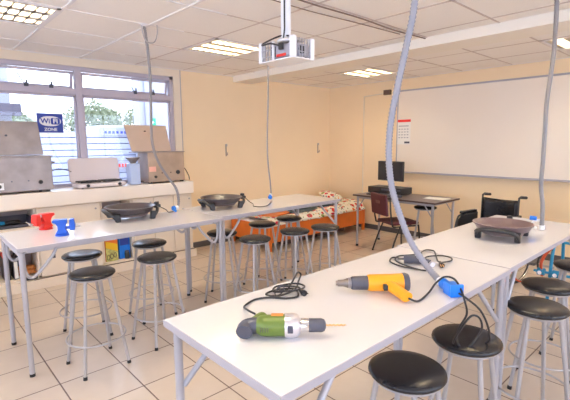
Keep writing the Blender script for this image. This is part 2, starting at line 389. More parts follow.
# outside masonry: pier at far left with a ledge, white building at right with the exit sign
b = thing('building_pier', 'pale pier with a grey ledge outside the left edge of the window', 'pier', (0, 7, 0))
MB().box(.2, 1.22, 0, .5, 0, 4).build('column', M['ext_white'], b); MB().box(.1, 1.32, -.15, -.0005, 1.93, 2.09).build('ledge', M['ext_grey'], b)
b = thing('building', 'white building outside behind the right end of the window', 'building', (0, 0, 0))
m_ = MB(); m_.box(3.78, 8.5, 8.6, 8.9, 0, 4.2); m_.build('wall', M['ext_white'], b)
MB().box(3.9, 4.02, 8.54, 8.6, 0, 4.1).build('downpipe', M['ext_white'], b, bevel=.02)
es = thing('exit_sign', 'small green exit sign with a white arrow on the building outside', 'sign', (4.03, 8.585, 1.97))
MB().box(-.1, .1, 0, .015, -.085, .085).build('sign_panel', M['sign_green'], es)
MB().prism([(-.06, -.02), (.01, -.02), (.01, -.05), (.065, 0), (.01, .05), (.01, .02), (-.06, .02)], 0, .004, Matrix.Translation((0, 0, 0)) @ Matrix.Rotation(R(90), 4, 'X')).build('arrow', M['white'], es)
# parked vehicles' pale canopies behind the fence
def canopy(x, y, wd, h, label):
    o = thing('car', label, 'car', (x, y, 0))
    pr = [(-wd/2, .35), (-wd/2, .95), (-wd*.33, 1.1), (-wd*.2, h), (wd*.22, h+.02), (wd*.36, 1.15), (wd/2, 1.0), (wd/2, .35)]
    MB().prism(pr, -.8, .8, Matrix.Rotation(R(90), 4, 'X')).build('body', M['ext_white'], o, bevel=.08, seg=3)
    for sx in (-.3, .3):
        for sy in (-.8, .8): MB().cyl((wd*sx, sy-.08, .32), (wd*sx, sy+.08, .32), .32, n=20).build('wheel', M['rubber'], o)
canopy(4.6, 12.3, 3.4, 2.0, 'white van roof showing over the fence, right of the mullion')
canopy(.6, 12.3, 3.4, 1.9, 'white van roof showing over the fence, below the blue sign')
def tree(x, y, h, r, label, seed):
    rn = random.Random(seed); o = thing('tree', label, 'tree', (x, y, 0), group='trees beyond the fence')
    tr = MB(); tr.tube([(0, 0, 0), (.05, 0, h*.4), (0, .1, h*.7)], .1, 8, radii=[.14, .1, .05]); tr.build('trunk', M['bark'], o)
    cr_ = MB()
    for k in range(2600):
        d = V((rn.gauss(0, 1), rn.gauss(0, 1), rn.gauss(0, 1))).normalized()*r*rn.uniform(.3, 1)**.5
        d.z *= .75; p = V((0, 0, h-.55*r))+d*(1+.35*noise.noise(d*1.7+V((seed, 0, 0))))
        e = Euler((rn.uniform(0, 6), rn.uniform(0, 6), 0)).to_matrix(); q = rn.uniform(.05, .11)
        cr_.add([p+e@V((-q, 0, 0)), p+e@V((0, -q*.45, 0)), p+e@V((q, 0, 0)), p+e@V((0, q*.45, 0))], [(0, 1, 2, 3)])
    cr_.build('foliage', M['leaf'], o)
for a in ((5.4, 16, 2.75, 1.1, 'rounded pale green tree seen through the right pane', 1), (8.6, 18, 3.2, 1.2, 'bushy green tree farthest right behind the fence', 2), (2.9, 17, 2.5, .9, 'low shrubby tree just left of the mullion', 3), (.6, 18, 2.7, .8, 'thin tree top above the blue window sign', 4)): tree(*a)

# ================================================================ CEILING LIGHTS
def ceiling_light(l, label):
    x0, x1, y0, y1 = l; cx, cy = (x0+x1)/2, (y0+y1)/2; a, b = (x1-x0)/2-.008, (y1-y0)/2-.008
    o = thing('ceiling_light', label, 'light', (cx, cy, H), 0, 'recessed ceiling lights')
    h = MB(); h.box(-a, a, -b, b, .085, .09); h.box(-a, -a+.004, -b, b, 0, .09); h.box(a-.004, a, -b, b, 0, .09); h.box(-a, a, -b, -b+.004, 0, .09); h.box(-a, a, b-.004, b, 0, .09)
    h.build('housing', M['louvre'], o)
    fr = MB()
    for q in ((-a, a, -b, -b+.03), (-a, a, b-.03, b), (-a, -a+.03, -b, b), (a-.03, a, -b, b)): fr.box(q[0], q[1], q[2], q[3], -.008, 0)
    fr.build('frame', M['tbar'], o)
    for k in range(3):
        y = (k-1)*.19
        MB().cyl((-a+.04, y, .045), (a-.04, y, .045), .016, n=12).build('tube', M['tube'], o)
    lv = MB()
    for y in (-.285, -.095, .095, .285): lv.prism([(-.040, .0), (.040, .0), (.008, .05), (-.008, .05)], -a+.03, a-.03, Matrix.Translation((0, y, 0)) @ Matrix(((0, 0, 1, 0), (1, 0, 0, 0), (0, 1, 0, 0), (0, 0, 0, 1))))
    for k in range(8): x = -a+.06+k*(2*a-.12)/7; lv.box(x-.008, x+.008, -b+.03, b-.03, .0, .030)
    lv.build('louvre', M['louvre'], o)
ll = ['recessed louvred light at the top left corner of the view', 'recessed louvred light between the ceiling hose hook and the projector', 'recessed louvred light in front of the room corner, beyond the beam', 'recessed louvred light above the whiteboard at the right edge',
      'recessed light over the near tables, above the view', 'recessed light over the second near table, above the view', 'recessed light behind the viewer, window side', 'recessed light right of the viewer', 'recessed light in the right rear of the room', 'recessed light behind the viewer', 'recessed light beside the window behind the viewer']
for l, n_ in zip(LIGHTS, ll): ceiling_light(l, n_)

# ================================================================ WALL THINGS
wb_ = thing('whiteboard', 'long glossy whiteboard with a thin aluminium frame on the right wall', 'whiteboard', (X1, 0, 0))
bY0, bY1, bZ0, bZ1 = .2, 3.87, 1.04, 2.34
MB().box(-.014, -.004, bY0, bY1, bZ0, bZ1).build('writing_surface', M['board'], wb_)
q = MB(); q.box(-.022, 0, bY0-.012, bY0+.012, bZ0, bZ1); q.box(-.022, 0, bY1-.010, bY1+.010, bZ0, bZ1); q.box(-.022, 0, bY0, bY1, bZ1-.012, bZ1+.012); q.box(-.022, 0, bY0, bY1, bZ0-.012, bZ0+.012)
q.build('frame', M['edge'], wb_, bevel=.003)
MB().box(-.06, -.014, bY0+.4, bY1-.05, bZ0-.012, bZ0-.004).build('pen_tray', M['edge'], wb_, bevel=.002)
po = thing('poster', 'white notice with a red header taped to the left end of the whiteboard', 'poster', (X1-.0165, 3.75, 1.69))
MB().box(-.002, 0, -.125, .125, -.20, .20).build('sheet', M['paper'], po)
MB().box(-.004, -.002, -.125, .125, .155, .195).build('red_header', M['red'], po)
q = MB(); q.box(-.004, -.002, -.09, .09, .085, .10)
for r_ in range(4):
    for c_ in range(4): q.box(-.004, -.002, -.09+c_*.05, -.06+c_*.05, -.10+r_*.045, -.085+r_*.045)
o = q.build('print_line', M['edge'], po); o['kind'] = 'stuff'
MB().box(-.004, -.002, -.115, -.02, -.185, -.155).build('stamp', M['darkgrey'], po)
# surface conduits and junction box on the whiteboard wall, clip and hooks
q = MB(); q.tube([(X1-.012, 4.55, .08), (X1-.012, 4.55, 2.31)], .010, 8); q.tube([(X1-.012, 4.55, 2.31), (X1-.012, 4.12, 2.33)], .010, 8)
tag(q.build('cable_conduit', M['wall_window']), 'thin cream conduit running up the wall left of the whiteboard', 'conduit')
tag(MB().tube([(X1-.010, 3.97, 2.38), (X1-.010, 3.97, H-.01)], .008, 8).build('cable_conduit', M['wall']), 'short cream conduit from the brown box up to the ceiling', 'conduit')
jb = thing('junction_box', 'small brown junction box high on the wall left of the whiteboard', 'junction box', (X1, 4.07, 2.34))
MB().box(-.05, 0, -.065, .065, -.04, .04).build('box', mat('brown plastic', (.13, .08, .04), .5), jb, bevel=.006)
MB().box(-.054, -.05, -.055, .055, -.032, .032).build('cover', M['gap'], jb)
def hook(x, label):
    o = thing('wall_bracket', label, 'bracket', (x, Y1, 1.42), 0, 'metal brackets on the cream wall')
    MB().box(-.010, .010, -.006, 0, -.09, .09).build('plate', M['stainless'], o, bevel=.002)
    MB().tube([(0, -.006, -.06), (0, -.035, -.07), (0, -.04, -.03)], .006, 8, res=4).build('hook', M['stainless'], o)
    MB().box(-.018, .018, -.016, -.006, .06, .095).build('clip', M['steel_dark'], o, bevel=.003)
hook(3.69, 'small metal bracket on the cream wall, the one beside the window pillar')
hook(5.74, 'small metal bracket on the cream wall, the one near the room corner')
# blue wireless sign on the window
wf = thing('window_sign', 'blue wireless zone sign stuck on the window glass', 'sign', (1.305, Y1+.012, 1.772))
MB().box(-.137, .137, 0, .004, -.112, .112).build('sign_panel', M['white'], wf)
MB().box(-.13, .13, -.002, 0, -.105, .105).build('blue_field', M['wifi_blue'], wf)
FY = Matrix.Rotation(R(90), 4, 'X')
e = [(.112*math.copysign(abs(math.cos(a))**.8, math.cos(a)), .056*math.sin(a)+.022) for a in [2*math.pi*k/36 for k in range(36)]]
MB().prism(e, .002, .004, FY).build('white_blob', M['white'], wf)
MB().prism([(x+.052, y+.022) for x, y in rr_poly(.095, .074, .02)], .004, .006, FY).build('blue_patch', M['wifi_blue'], wf)
txt('Wi', .075, M['wifi_blue'], wf, (-.050, -.0065, .022), FACE_Y, bold=.002)
txt('Fi', .075, M['white'], wf, (.052, -.0075, .022), FACE_Y, bold=.002)
txt('ZONE', .048, M['white'], wf, (0, -.004, -.072), FACE_Y, bold=.001)

# ceiling cables
q = MB(); q.tube([(1.6, 2.12, H-.014), (2.2, 2.18, H-.012), (2.8, 2.15, H-.02), (3.3, 2.19, H-.014), (3.83, 2.17, H-.012)], .006, 8, res=6)
tag(q.build('ceiling_cable', M['old_cable']), 'thick dark cable running along a ceiling seam towards the beam', 'cable')
q = MB(); q.tube([(1.6, 2.28, H-.012), (2.3, 2.31, H-.011), (2.9, 2.27, H-.012), (3.5, 2.24, H-.012)], .004, 8, res=6)
tag(q.build('ceiling_cable', M['old_cable']), 'thin dark cable beside the thick one on the ceiling', 'cable')

# ================================================================ PROJECTOR
pj = thing('projector_cage', 'white steel projector security cage hanging from a ceiling pole', 'projector cage', (1.72, 1.80, 2.03))
W_, L_, Hh = .18, .31, .118
q = MB(); q.box(0, W_, 0, L_, 0, .008); q.build('bottom_plate', M['white'], pj, bevel=.003)
q = MB(); q.box(.06, W_-.03, .05, L_-.05, Hh-.004, Hh); q.build('top_plate', M['steel_paint'], pj)
for (x, y) in ((0, 0), (W_-.03, 0), (0, L_-.03), (W_-.03, L_-.03)):
    MB().box(x, x+.03, y, y+.03, .008, Hh+.006).build('corner_post', M['white'], pj, bevel=.003)
MB().box(0, .012, .17, .185, .008, Hh).build('corner_post', M['white'], pj, bevel=.002)
q = MB()
for k in range(6): x = .035+k*.022; q.box(x, x+.005, .006, .010, .008, Hh)
for z_ in (.04, .075, .11): q.box(.03, W_-.03, .006, .010, z_, z_+.004)
q.build('grille', M['steel_paint'], pj)
q = MB()
for z_ in (.03, .07, .11): q.box(.006, .010, .19, L_-.03, z_, z_+.005)
for k in range(4): y = .20+k*.026; q.box(.006, .010, y, y+.004, .008, Hh)
q.build('grille', M['steel_paint'], pj)
MB().tube([(W_/2, L_/2, Hh), (W_/2, L_/2, H-2.03)], .030, 16).build('pole', M['white'], pj)
MB().lathe([(.055, 0), (.055, .012), (.03, .03)], 20, Matrix.Translation((W_/2, L_/2, Hh))).build('pole_flange', M['white'], pj)
MB().tube([(.05, .14, Hh), (W_/2-.04, L_/2-.03, Hh+.06), (W_/2-.03, L_/2-.02, Hh+.13), (W_/2-.03, L_/2-.02, .48)], .005, 8, res=5).build('cable', M['black'], pj)
MB().tube([(-.004, .10, .075), (-.03, .16, .095), (-.02, .25, .10), (.03, .28, .13), (.06, .18, .155), (.08, .12, .15)], .005, 8, res=5).build('cable', M['black'], pj)
MB().box(-.012, .008, .085, .115, .055, .095).build('plug', M['black'], pj, bevel=.004)
pr = thing('projector', 'grey projector locked inside the white hanging cage', 'projector', (1.72+.02, 1.80+.02, 2.038))
MB().box(.0, .14, .0, .20, 0.012, .085).build('body', mat('lavender grey plastic', (.42, .41, .48), .4), pr, bevel=.01)
MB().cyl((.07, -.004, .05), (.07, .012, .05), .026, n=20).build('lens', M['black'], pr)
for a in ((.02, .02), (.12, .02), (.02, .18), (.12, .18)): MB().cyl((a[0], a[1], 0), (a[0], a[1], .012), .008, n=10).build('foot', M['rubber'], pr)
MB().box(-.004, 0, .06, .14, .014, .03).build('red_label', M['red'], pr)
MB().box(-.003, 0, .15, .19, .02, .08).build('vent', M['darkgrey'], pr)

# ================================================================ HOSES
def hose(pts, r, m, label, name='flexible_conduit', ends=None):
    P_ = catmull(pts, 1); c = catmull(pts, 10)
    # resample evenly for the ribs
    out = [c[0]]; step = .007
    for a, b in zip(c, c[1:]):
        L = (b-a).length; n = max(1, int(L/step))
        for k in range(1, n+1): out.append(a.lerp(b, k/n))
    radii = [r*(1.0 if (i//1) % 2 else .80) for i in range(len(out))]
    o = thing(name, label, 'conduit', tuple(pts[0]), 0)
    q = MB(); base = V(pts[0]); q.tube([p-base for p in out], r, 12, radii=radii); q.build('hose', m, o, sharp=80)
    MB().lathe([(.0, -.001), (r*2.4, -.001), (r*2.4, -.006), (r*1.5, -.018), (.0, -.018)], 24).build('ceiling_plate', M['tbar'], o)
    return o, base
def socket(o, base, p, d, s, m1, m2):
    p = V(p)-base; d = V(d).normalized()
    MB().cyl(p, p+d*s*.9, s*.5, s*.55, 16).build('connector_body', m1, o, bevel=.003)
    MB().cyl(p+d*s*.9, p+d*s*1.5, s*.62, s*.6, 16).build('connector_collar', m2, o, bevel=.003)
    a = d.orthogonal().normalized()
    MB().cyl(p+d*s*1.2+a*s*.4, p+d*s*1.2+a*s*1.0, s*.3, s*.3, 10).build('connector_lid', m2, o, bevel=.003)
TZ = .885
o, b = hose([(1.742, 1.035, H), (1.735, 1.040, 2.16), (1.720, 1.065, 1.973), (1.704, 1.093, 1.801), (1.697, 1.122, 1.622), (1.705, 1.130, 1.46), (1.724, 1.118, 1.316), (1.752, 1.080, 1.172), (1.783, 1.045, 1.064), (1.81, .99, .972), (1.80, .93, .925), (1.772, .880, .910)], .0165, M['hose'], 'thick lavender grey conduit hanging down in the foreground onto the near table')
q = MB(); q.cyl(V((1.775, .885, .910))-b, V((1.755, .858, .910))-b, .020, .020); q.build('connector_gland', M['white'], o)
d = V((1.70, .78, .905))-V((1.758, .865, .910)); d.normalize(); sd = d.cross(V((0, 0, 1)))
p = V((1.758, .862, .910))-b
MB().cyl(p, p+d*.05, .024, .024, 18).build('connector_body', M['bright_blue'], o, bevel=.003)
mm = Matrix.Translation(p+d*.075) @ Matrix(((d.x, sd.x, 0, 0), (d.y, sd.y, 0, 0), (0, 0, 1, 0), (0, 0, 0, 1)))
MB().box(-.028, .03, -.027, .027, -.022, .03, mm).build('connector_housing', M['bright_blue'], o, bevel=.006)
MB().box(.034, .046, -.03, .03, -.02, .036, mm).build('connector_lid', M['bright_blue'], o, bevel=.005)
MB().box(-.014, .010, -.0285, -.027, -.006, .016, mm).build('rating_label', M['white'], o)

o, b = hose([(1.622, 3.503, H), (1.653, 3.532, 2.372), (1.686, 3.572, 2.132), (1.701, 3.62, 1.835), (1.711, 3.65, 1.57), (1.764, 3.67, 1.385), (1.852, 3.665, 1.231), (1.931, 3.655, 1.111), (1.952, 3.65, 1.0), (1.935, 3.64, .925)], .0135, M['hose_dim'], 'grey conduit hanging in front of the window down to the left table')
socket(o, b, (1.935, 3.64, .925), (-.9, -.15, -.05), .040, M['white'], M['bright_blue'])
q = MB(); q.tube([(1.60, 3.50, H), (1.612, 3.50, 2.43), (1.644, 3.489, 2.385), (1.69, 3.468, 2.39), (1.713, 3.459, 2.45), (1.716, 3.457, H)], .005, 8, res=6)
tag(q.build('hanging_hook', M['steel_dark']), 'wire loop under the ceiling beside the hose in front of the window', 'hook')
o, b = hose([(3.06, 3.60, H), (3.059, 3.594, 2.396), (3.056, 3.597, 2.002), (3.043, 3.604, 1.566), (3.049, 3.60, 1.288), (3.065, 3.59, 1.118), (3.072, 3.583, .96)], .0095, M['hose_dim'], 'thin grey conduit hanging behind the projector to the far left table')
socket(o, b, (3.07, 3.585, .955), (-.55, -.4, -.55), .038, M['white'], M['bright_blue'])
o, b = hose([(3.465, .976, H), (3.467, .97, 2.174), (3.462, .988, 1.832), (3.462, .986, 1.619), (3.463, .984, 1.403), (3.463, .984, 1.219), (3.469, .965, 1.072), (3.47, .96, .90)], .0165, M['hose_dim'], 'grey conduit hanging at the right beside the far electric skillet')
p = V((3.47, .96, .9))-b
MB().cyl(p+V((0, 0, -.012)), p+V((0, 0, .02)), .022, .022).build('connector_gland', M['white'], o)
MB().tube([p+V((0, .01, .06)), p+V((-.02, .05, .045)), p+V((-.03, .055, .01)), p+V((-.01, .03, -.005))], .009, 8, res=4).build('connector_ring', M['white'], o)
MB().cyl(p+V((-.02, .03, .07)), p+V((-.03, .075, .072)), .015, .017).build('connector_plug', M['bright_blue'], o, bevel=.003)

# ================================================================ TABLES
def folding_table(x0, x1, y0, y1, label, jx, ins):
    cx, cy = (x0+x1)/2, (y0+y1)/2; a, b_ = (x1-x0)/2, (y1-y0)/2
    o = thing('folding_table', label, 'table', (cx, cy, 0), 0, 'white folding work tables')
    MB().box(-a+.003, a-.003, -b_+.003, b_-.003, TZ-.026, TZ).build('table_top', M['tabletop'], o, bevel=.003)
    q = MB()
    for e_ in ((-a, a, -b_, -b_+.004), (-a, a, b_-.004, b_), (-a, -a+.004, -b_+.004, b_-.004), (a-.004, a, -b_+.004, b_-.004)): q.box(*e_, TZ-.027, TZ-.0012)
    q.build('edge_band', M['edge'], o)
    q = MB(); zz = TZ-.027
    for yy in (-b_+.06, b_-.06): q.box(-a+.05, a-.05, yy-.01, yy+.01, zz-.024, zz)
    for xx in (-a+.07, a-.07): q.box(xx-.012, xx+.012, -b_+.03, b_-.03, zz-.02, zz)
    q.build('rail', M['steel_paint'], o)
    for sx in (-1, 1):
        for sy in (-1, 1):
            lx, ly = sx*(a-ins), sy*(b_-.028)
            lg = MB(); lg.cyl((lx, ly, .02), (lx, ly, zz), .0165, n=16); l = lg.build('leg', M['steel_paint'], o)
            MB().cyl((lx, ly, 0), (lx, ly, .021), .0175, n=16).build('rubber_foot', M['rubber'], l)
        for sy in (-1, 1):
            lx, ly = sx*(a-ins), sy*(b_-.028)
            ix = -sx
            bm_ = MB()
            if jx[0 if sx < 0 else 1] == 'J':
                bm_.tube([(lx+ix*.015, ly-sy*.02, zz-.02), (lx+ix*.018, ly-sy*.022, zz-.14), (lx+ix*.05, ly-sy*.022, zz-.19), (lx+ix*.10, ly-sy*.022, zz-.16), (lx+ix*.18, ly-sy*.022, zz-.07), (lx+ix*.22, ly-sy*.022, zz)], .011, 10, res=4)
            else:
                bm_.cyl((lx+ix*.014, ly-sy*.006, zz-.25), (lx+ix*.26, ly-sy*.03, zz), .012, n=12)
            bm_.build('brace', M['steel_paint'], o)
        lx = sx*(a-ins)
        MB().cyl((lx, -b_+.028, zz-.03), (lx, b_-.028, zz-.03), .012, n=10).build('crossbar', M['steel_paint'], o)
    return o
folding_table(.676, 2.290, .757, 1.425, 'white folding table nearest the viewer, carrying the drill and heat gun', 'DD', .043)
folding_table(2.298, 3.90, .765, 1.445, 'white folding table in the near row carrying the far right skillet', 'DD', .030)
folding_table(.492, 2.064, 3.05, 3.715, 'white folding table at left with the two vices on it', 'JJ', .024)
folding_table(2.070, 3.72, 3.11, 3.80, 'white folding table in the far row nearest the bed', 'JD', .040)

# ================================================================ STOOLS
def make_stool():
    o = thing('stool', 'x', 'stool')
    SZ = .680
    MB().lathe([(.0, SZ-.034), (.130, SZ-.034), (.142, SZ-.030), (.149, SZ-.021), (.147, SZ-.012), (.136, SZ-.005), (.10, SZ+.001), (.06, SZ+.003), (0.0005, SZ+.0035)], 40).build('seat', M['vinyl'], o, sharp=60)
    MB().lathe([(.09, SZ-.044), (.132, SZ-.044), (.133, SZ-.034), (.09, SZ-.034)], 32).build('seat_ring', M['stool_leg'], o)
    for k in range(4):
        a = R(45+90*k); c, s_ = math.cos(a), math.sin(a)
        l = MB().tube([(c*.112, s_*.112, SZ-.040), (c*.212, s_*.212, .018)], .0112, 12).build('leg', M['stool_leg'], o)
        MB().cyl((c*.2145, s_*.2145, 0), (c*.2115, s_*.2115, .022), .0135, .0125, 12).build('rubber_foot', M['rubber'], l)
    MB().tube([(math.cos(2*math.pi*k/40)*.190, math.sin(2*math.pi*k/40)*.190, .215) for k in range(40)], .006, 8, closed=True).build('footrest_ring', M['stool_leg'], o)
    return o
stools = [
 (.935, 3.06, 4, 'nearest black round stool on the left, in front of the vice table', 'left'),
 (1.04, 3.63, -8, 'black stool behind the nearest left one, half under the vice table', 'left'),
 (1.46, 3.13, 10, 'black stool at the front under the skillet on the vice table', 'left'),
 (1.625, 3.63, 0, 'black stool farthest back under the skillet end of the vice table, by the blue box', 'left'),
 (2.36, 3.53, 45, 'black stool partly hidden behind the legs where the left tables meet', 'far'),
 (2.43, 3.08, 2, 'nearest black stool of those in front of the bed', 'far'),
 (2.95, 3.60, 20, 'black stool directly under the far table beside the bed corner post', 'far'),
 (3.41, 3.65, -10, 'black stool farthest back under the far table, against the floral bedspread', 'far'),
 (2.95, 3.07, 5, 'black stool in the middle of the group before the bed, overlapping the one behind', 'far'),
 (3.33, 2.99, 14, 'rightmost black stool of those in front of the bed', 'far'),
 (1.43, .835, 0, 'large black stool at the bottom edge of the view beside the near table', 'near'),
 (1.87, .79, 8, 'black stool below the blue connector with a cable looped over it', 'near'),
 (2.530, .691, 42, 'black stool just right of the legs where the near tables meet', 'near'),
 (2.97, .755, 10, 'black stool under the near row behind the one beside the legs', 'near'),
 (3.60, .74, 3, 'black stool cut by the right edge beside the blue tube walker', 'near'),
 (5.33, 2.92, 30, 'black stool tucked under the computer desk', 'desk')]
proto = make_stool()
GN = {'left': 'black stools at the left table', 'far': 'black stools in front of the bed', 'near': 'black stools along the near tables', 'desk': 'stool at the desk'}
for i, (x, y, rz, lb, gr) in enumerate(stools):
    s = proto if i == 0 else dup(proto)
    s.location = (x*.9626, y*.9626, 0); s.rotation_euler = (0, 0, R(rz)); s['label'] = lb; s['group'] = GN[gr]

# ================================================================ BENCH, CABINETS AND WHAT IS IN THEM
FYc = 5.02   # cabinet front
tag(MB().box(-1.2, 2.885, 4.965, 5.318, .872, 1.03).build('worktop', M['worktop'], bevel=.006), 'long cream worktop with a deep front edge under the window', 'worktop')
tag(MB().box(-1.2, 2.885, 4.94, 5.345, 0, .105).build('plinth', M['cabinet'], bevel=.004), 'long cream plinth below the cabinets under the window', 'plinth')
def knob(x, z, par):
    MB().lathe([(.004, 0), (.005, .012), (.011, .018), (.011, .024), (.004, .028)], 14, Matrix.Translation((x, FYc-.018, z)) @ Matrix.Rotation(R(90), 4, 'X')).build('knob', M['steel_dark'], par)
def shelf_unit(x0, x1, shelves, label, backmat='cab_in'):
    o = thing('open_cabinet', label, 'cabinet', (0, 0, 0))
    q = MB(); z0, z1 = .107, .870
    q.box(x0, x0+.018, FYc, 5.34, z0, z1); q.box(x1-.018, x1, FYc, 5.34, z0, z1); q.box(x0, x1, FYc, 5.34, z0, z0+.018); q.box(x0, x1, FYc, 5.34, z1-.012, z1)
    q.build('carcass', M['cabinet'], o)
    MB().box(x0+.018, x1-.018, 5.325, 5.338, z0+.018, z1-.012).build('back_panel', M[backmat], o)
    for zz in shelves: MB().box(x0+.018, x1-.018, FYc, 5.324, zz-.01, zz+.01).build('shelf', M['cabinet'], o)
    return o
u = shelf_unit(.02, 1.01, [.665, .46], 'open cream cabinet at far left with a long slot over a shelf')
MB().box(.038, .992, FYc, FYc+.015, .47, .655).build('panel', M['cabinet'], u)
u = shelf_unit(1.675, 2.045, [.735, .445], 'open cream cabinet holding the orange book and the blue box')
MB().box(1.693, 2.027, FYc, FYc+.015, .455, .725).build('panel', M['cabinet'], u)
def closed_unit(x0, x1, doors, label):
    o = thing('cabinet', label, 'cabinet', (0, 0, 0))
    MB().box(x0, x1, FYc+.001, 5.34, .107, .870).build('carcass', M['cabinet'], o)
    n = doors; w_ = (x1-x0)/n
    for k in range(n):
        d = MB().box(x0+k*w_+.003, x0+(k+1)*w_-.003, FYc-.018, FYc, .115, .862).build('door', M['cabinet'], o, bevel=.003)
        kx = x0+k*w_+(.05 if k % 2 else w_-.05) if n > 1 else x1-.06
        knob(kx, .80, d)
    return o
closed_unit(-1.15, .01, 2, 'closed cream cabinet with two doors beyond the left edge of the view')
u = closed_unit(1.015, 1.67, 1, 'closed cream cabinet with a dark knob between the two open ones')
MB().box(1.13, 1.16, FYc-.024, FYc-.018, .30, .34).build('lock_plate', M['darkgrey'], u)
closed_unit(2.05, 2.87, 3, 'closed cream cabinet at the right end of the worktop')
# long slot contents
tr = thing('storage_tray', 'dark open tray in the slot under the left end of the worktop', 'tray', (.6, 5.16, .677))
q = MB(); q.box(-.45, .37, -.13, .13, 0, .005); q.box(-.45, .37, -.13, -.125, 0, .03); q.box(-.45, .37, .125, .13, 0, .10); q.box(.365, .37, -.13, .13, 0, .10); q.box(-.45, -.445, -.13, .13, 0, .10)
q.build('tray', M['darkgrey'], tr)
q = MB(); rn = random.Random(4)
for k in range(6): y = -.09+k*.012; q.tube([(-.40, y, .014+k*.004), (-.1, y+rn.uniform(-.01, .01), .04), (.10, y+.01, .045+k*.003), (.16, y+.02, .05)], .006, 8, res=4)
tag(q.build('cable_bundle', M['cyan']), 'blue cables lying in the dark tray under the worktop', 'cable'); bpy.data.objects['cable_bundle'].location = (.6, 5.16, .677)
q = MB(); q.tube([(.14, -.07, .050), (.20, -.07, .055), (.27, -.06, .045)], .02, 12, res=4, sy=1.2); o = tag(q.build('plug', M['black'], None), 'black plug at the end of the blue cables in the tray', 'plug'); o.location = (.6, 5.16, .677)
# lower shelf contents
def small_box(name, label, cat, x0, x1, y0, y1, z0, h, m, lid=None):
    o = thing(name, label, cat, ((x0+x1)/2, (y0+y1)/2, z0)); a, b = (x1-x0)/2, (y1-y0)/2
    MB().box(-a, a, -b, b, 0, h*.82).build('body', m, o, bevel=.006); MB().box(-a-.002, a+.002, -b-.002, b+.002, h*.82, h).build('lid', lid or m, o, bevel=.004); return o
small_box('tool_case', 'black tool case with a red lid on the low left shelf', 'case', .685, .745, 5.06, 5.26, .126, .30, M['black'], M['red'])
o = thing('cardboard_folder', 'dark folder standing beside the black and red case', 'folder', (.79, 5.15, .126)); MB().box(-.02, .02, -.1, .1, 0, .22).build('cover', M['darkgrey'], o, bevel=.003); MB().box(-.016, .016, -.103, -.099, .01, .19).build('pages', M['paper'], o)
def coil(name, label, x, y, z, Rr, m, n, sd, r=.007, flat=.5):
    rn = random.Random(sd); pts = []
    for k in range(n*12):
        a = 2*math.pi*k/12; q_ = Rr*(1+rn.uniform(-.12, .12)); pts.append((x+q_*math.cos(a), y+q_*flat*math.sin(a)*rn.uniform(.85, 1.1), z+r+.010*(k/12)+rn.uniform(0, .004)))
    q = MB(); q.tube(pts, r, 8, res=3); return tag(q.build(name, m), label, 'cable')
coil('cable_coil', 'copper orange coil of cable on the low left shelf', .90, 5.16, .128, .075, M['skin_copper'], 8, 2, .010, .8)
coil('cable_coil', 'black coil of cable lying in front on the low left shelf', .91, 4.99, .106, .055, M['black'], 3, 5, .006, .45)
o = thing('drill_case', 'dark blue rounded case behind the cable coils on the low shelf', 'case', (.84, 5.26, .126)); MB().box(-.075, .075, -.04, .04, 0, .20).build('body', M['darkgrey'], o, bevel=.02, seg=3); MB().tube([(-.03, 0, .20), (-.03, 0, .235), (.03, 0, .235), (.03, 0, .20)], .007, 8).build('handle', M['black'], o)
q = MB(); q.tube([(.93, 4.955, .108), (1.05, 4.953, .112), (1.4, 4.952, .110), (1.66, 4.953, .112), (2.0, 4.952, .110), (2.87, 4.955, .111)], .005, 8, res=4); tag(q.build('floor_cable', M['gap']), 'thin dark cable running along the ledge of the plinth', 'cable')  # dark tube that draws the shadow line below the cabinet fronts
# orange book and blue box
bk = thing('book', 'orange and yellow box-like book in the low open cabinet', 'book', (1.785, 5.12, .126)); MB().box(-.075, .075, -.07, .07, 0, .30).build('body', mat('orange print', (.80, .20, .03), .5), bk, bevel=.004)
MB().box(-.073, .073, -.0725, -.0705, .0, .19).build('cover_print', mat('cream and yellow print', (.80, .55, .18), .5, noise_amt=.9, nscale=26), bk)
MB().prism([(-.07, .17), (.07, .11), (.07, .20), (-.07, .25)], .0730, .0745, FY).build('yellow_band', mat('yellow print', (.85, .55, .02), .5), bk)
for k, (x, z_) in enumerate(((-.045, .05), (-.005, .06), (.035, .07))): MB().tube([(x+.016*math.cos(a), -.0735, z_+.03*math.sin(a)) for a in [2*math.pi*j/14 for j in range(14)]], .0035, 6, closed=True).build('ring_print', M['gap'], bk)
bb = thing('storage_box', 'blue box beside the orange book in the low open cabinet', 'box', (1.945, 5.13, .126)); MB().box(-.068, .068, -.07, .07, 0, .30).build('body', M['bright_blue'], bb, bevel=.004)
MB().box(-.055, .055, -.0725, -.0705, .17, .27).build('dark_print', M['wifi_blue'], bb)
o = thing('jar', 'black lidded jar in front of the blue box', 'jar', (1.965, 5.045, .126)); MB().lathe([(.0, 0), (.028, 0), (.03, .01), (.03, .07), (.022, .085)], 20).build('body', M['black'], o); MB().lathe([(.0, .08), (.026, .08), (.026, .10), (0.001, .102)], 20).build('lid', M['darkgrey'], o)

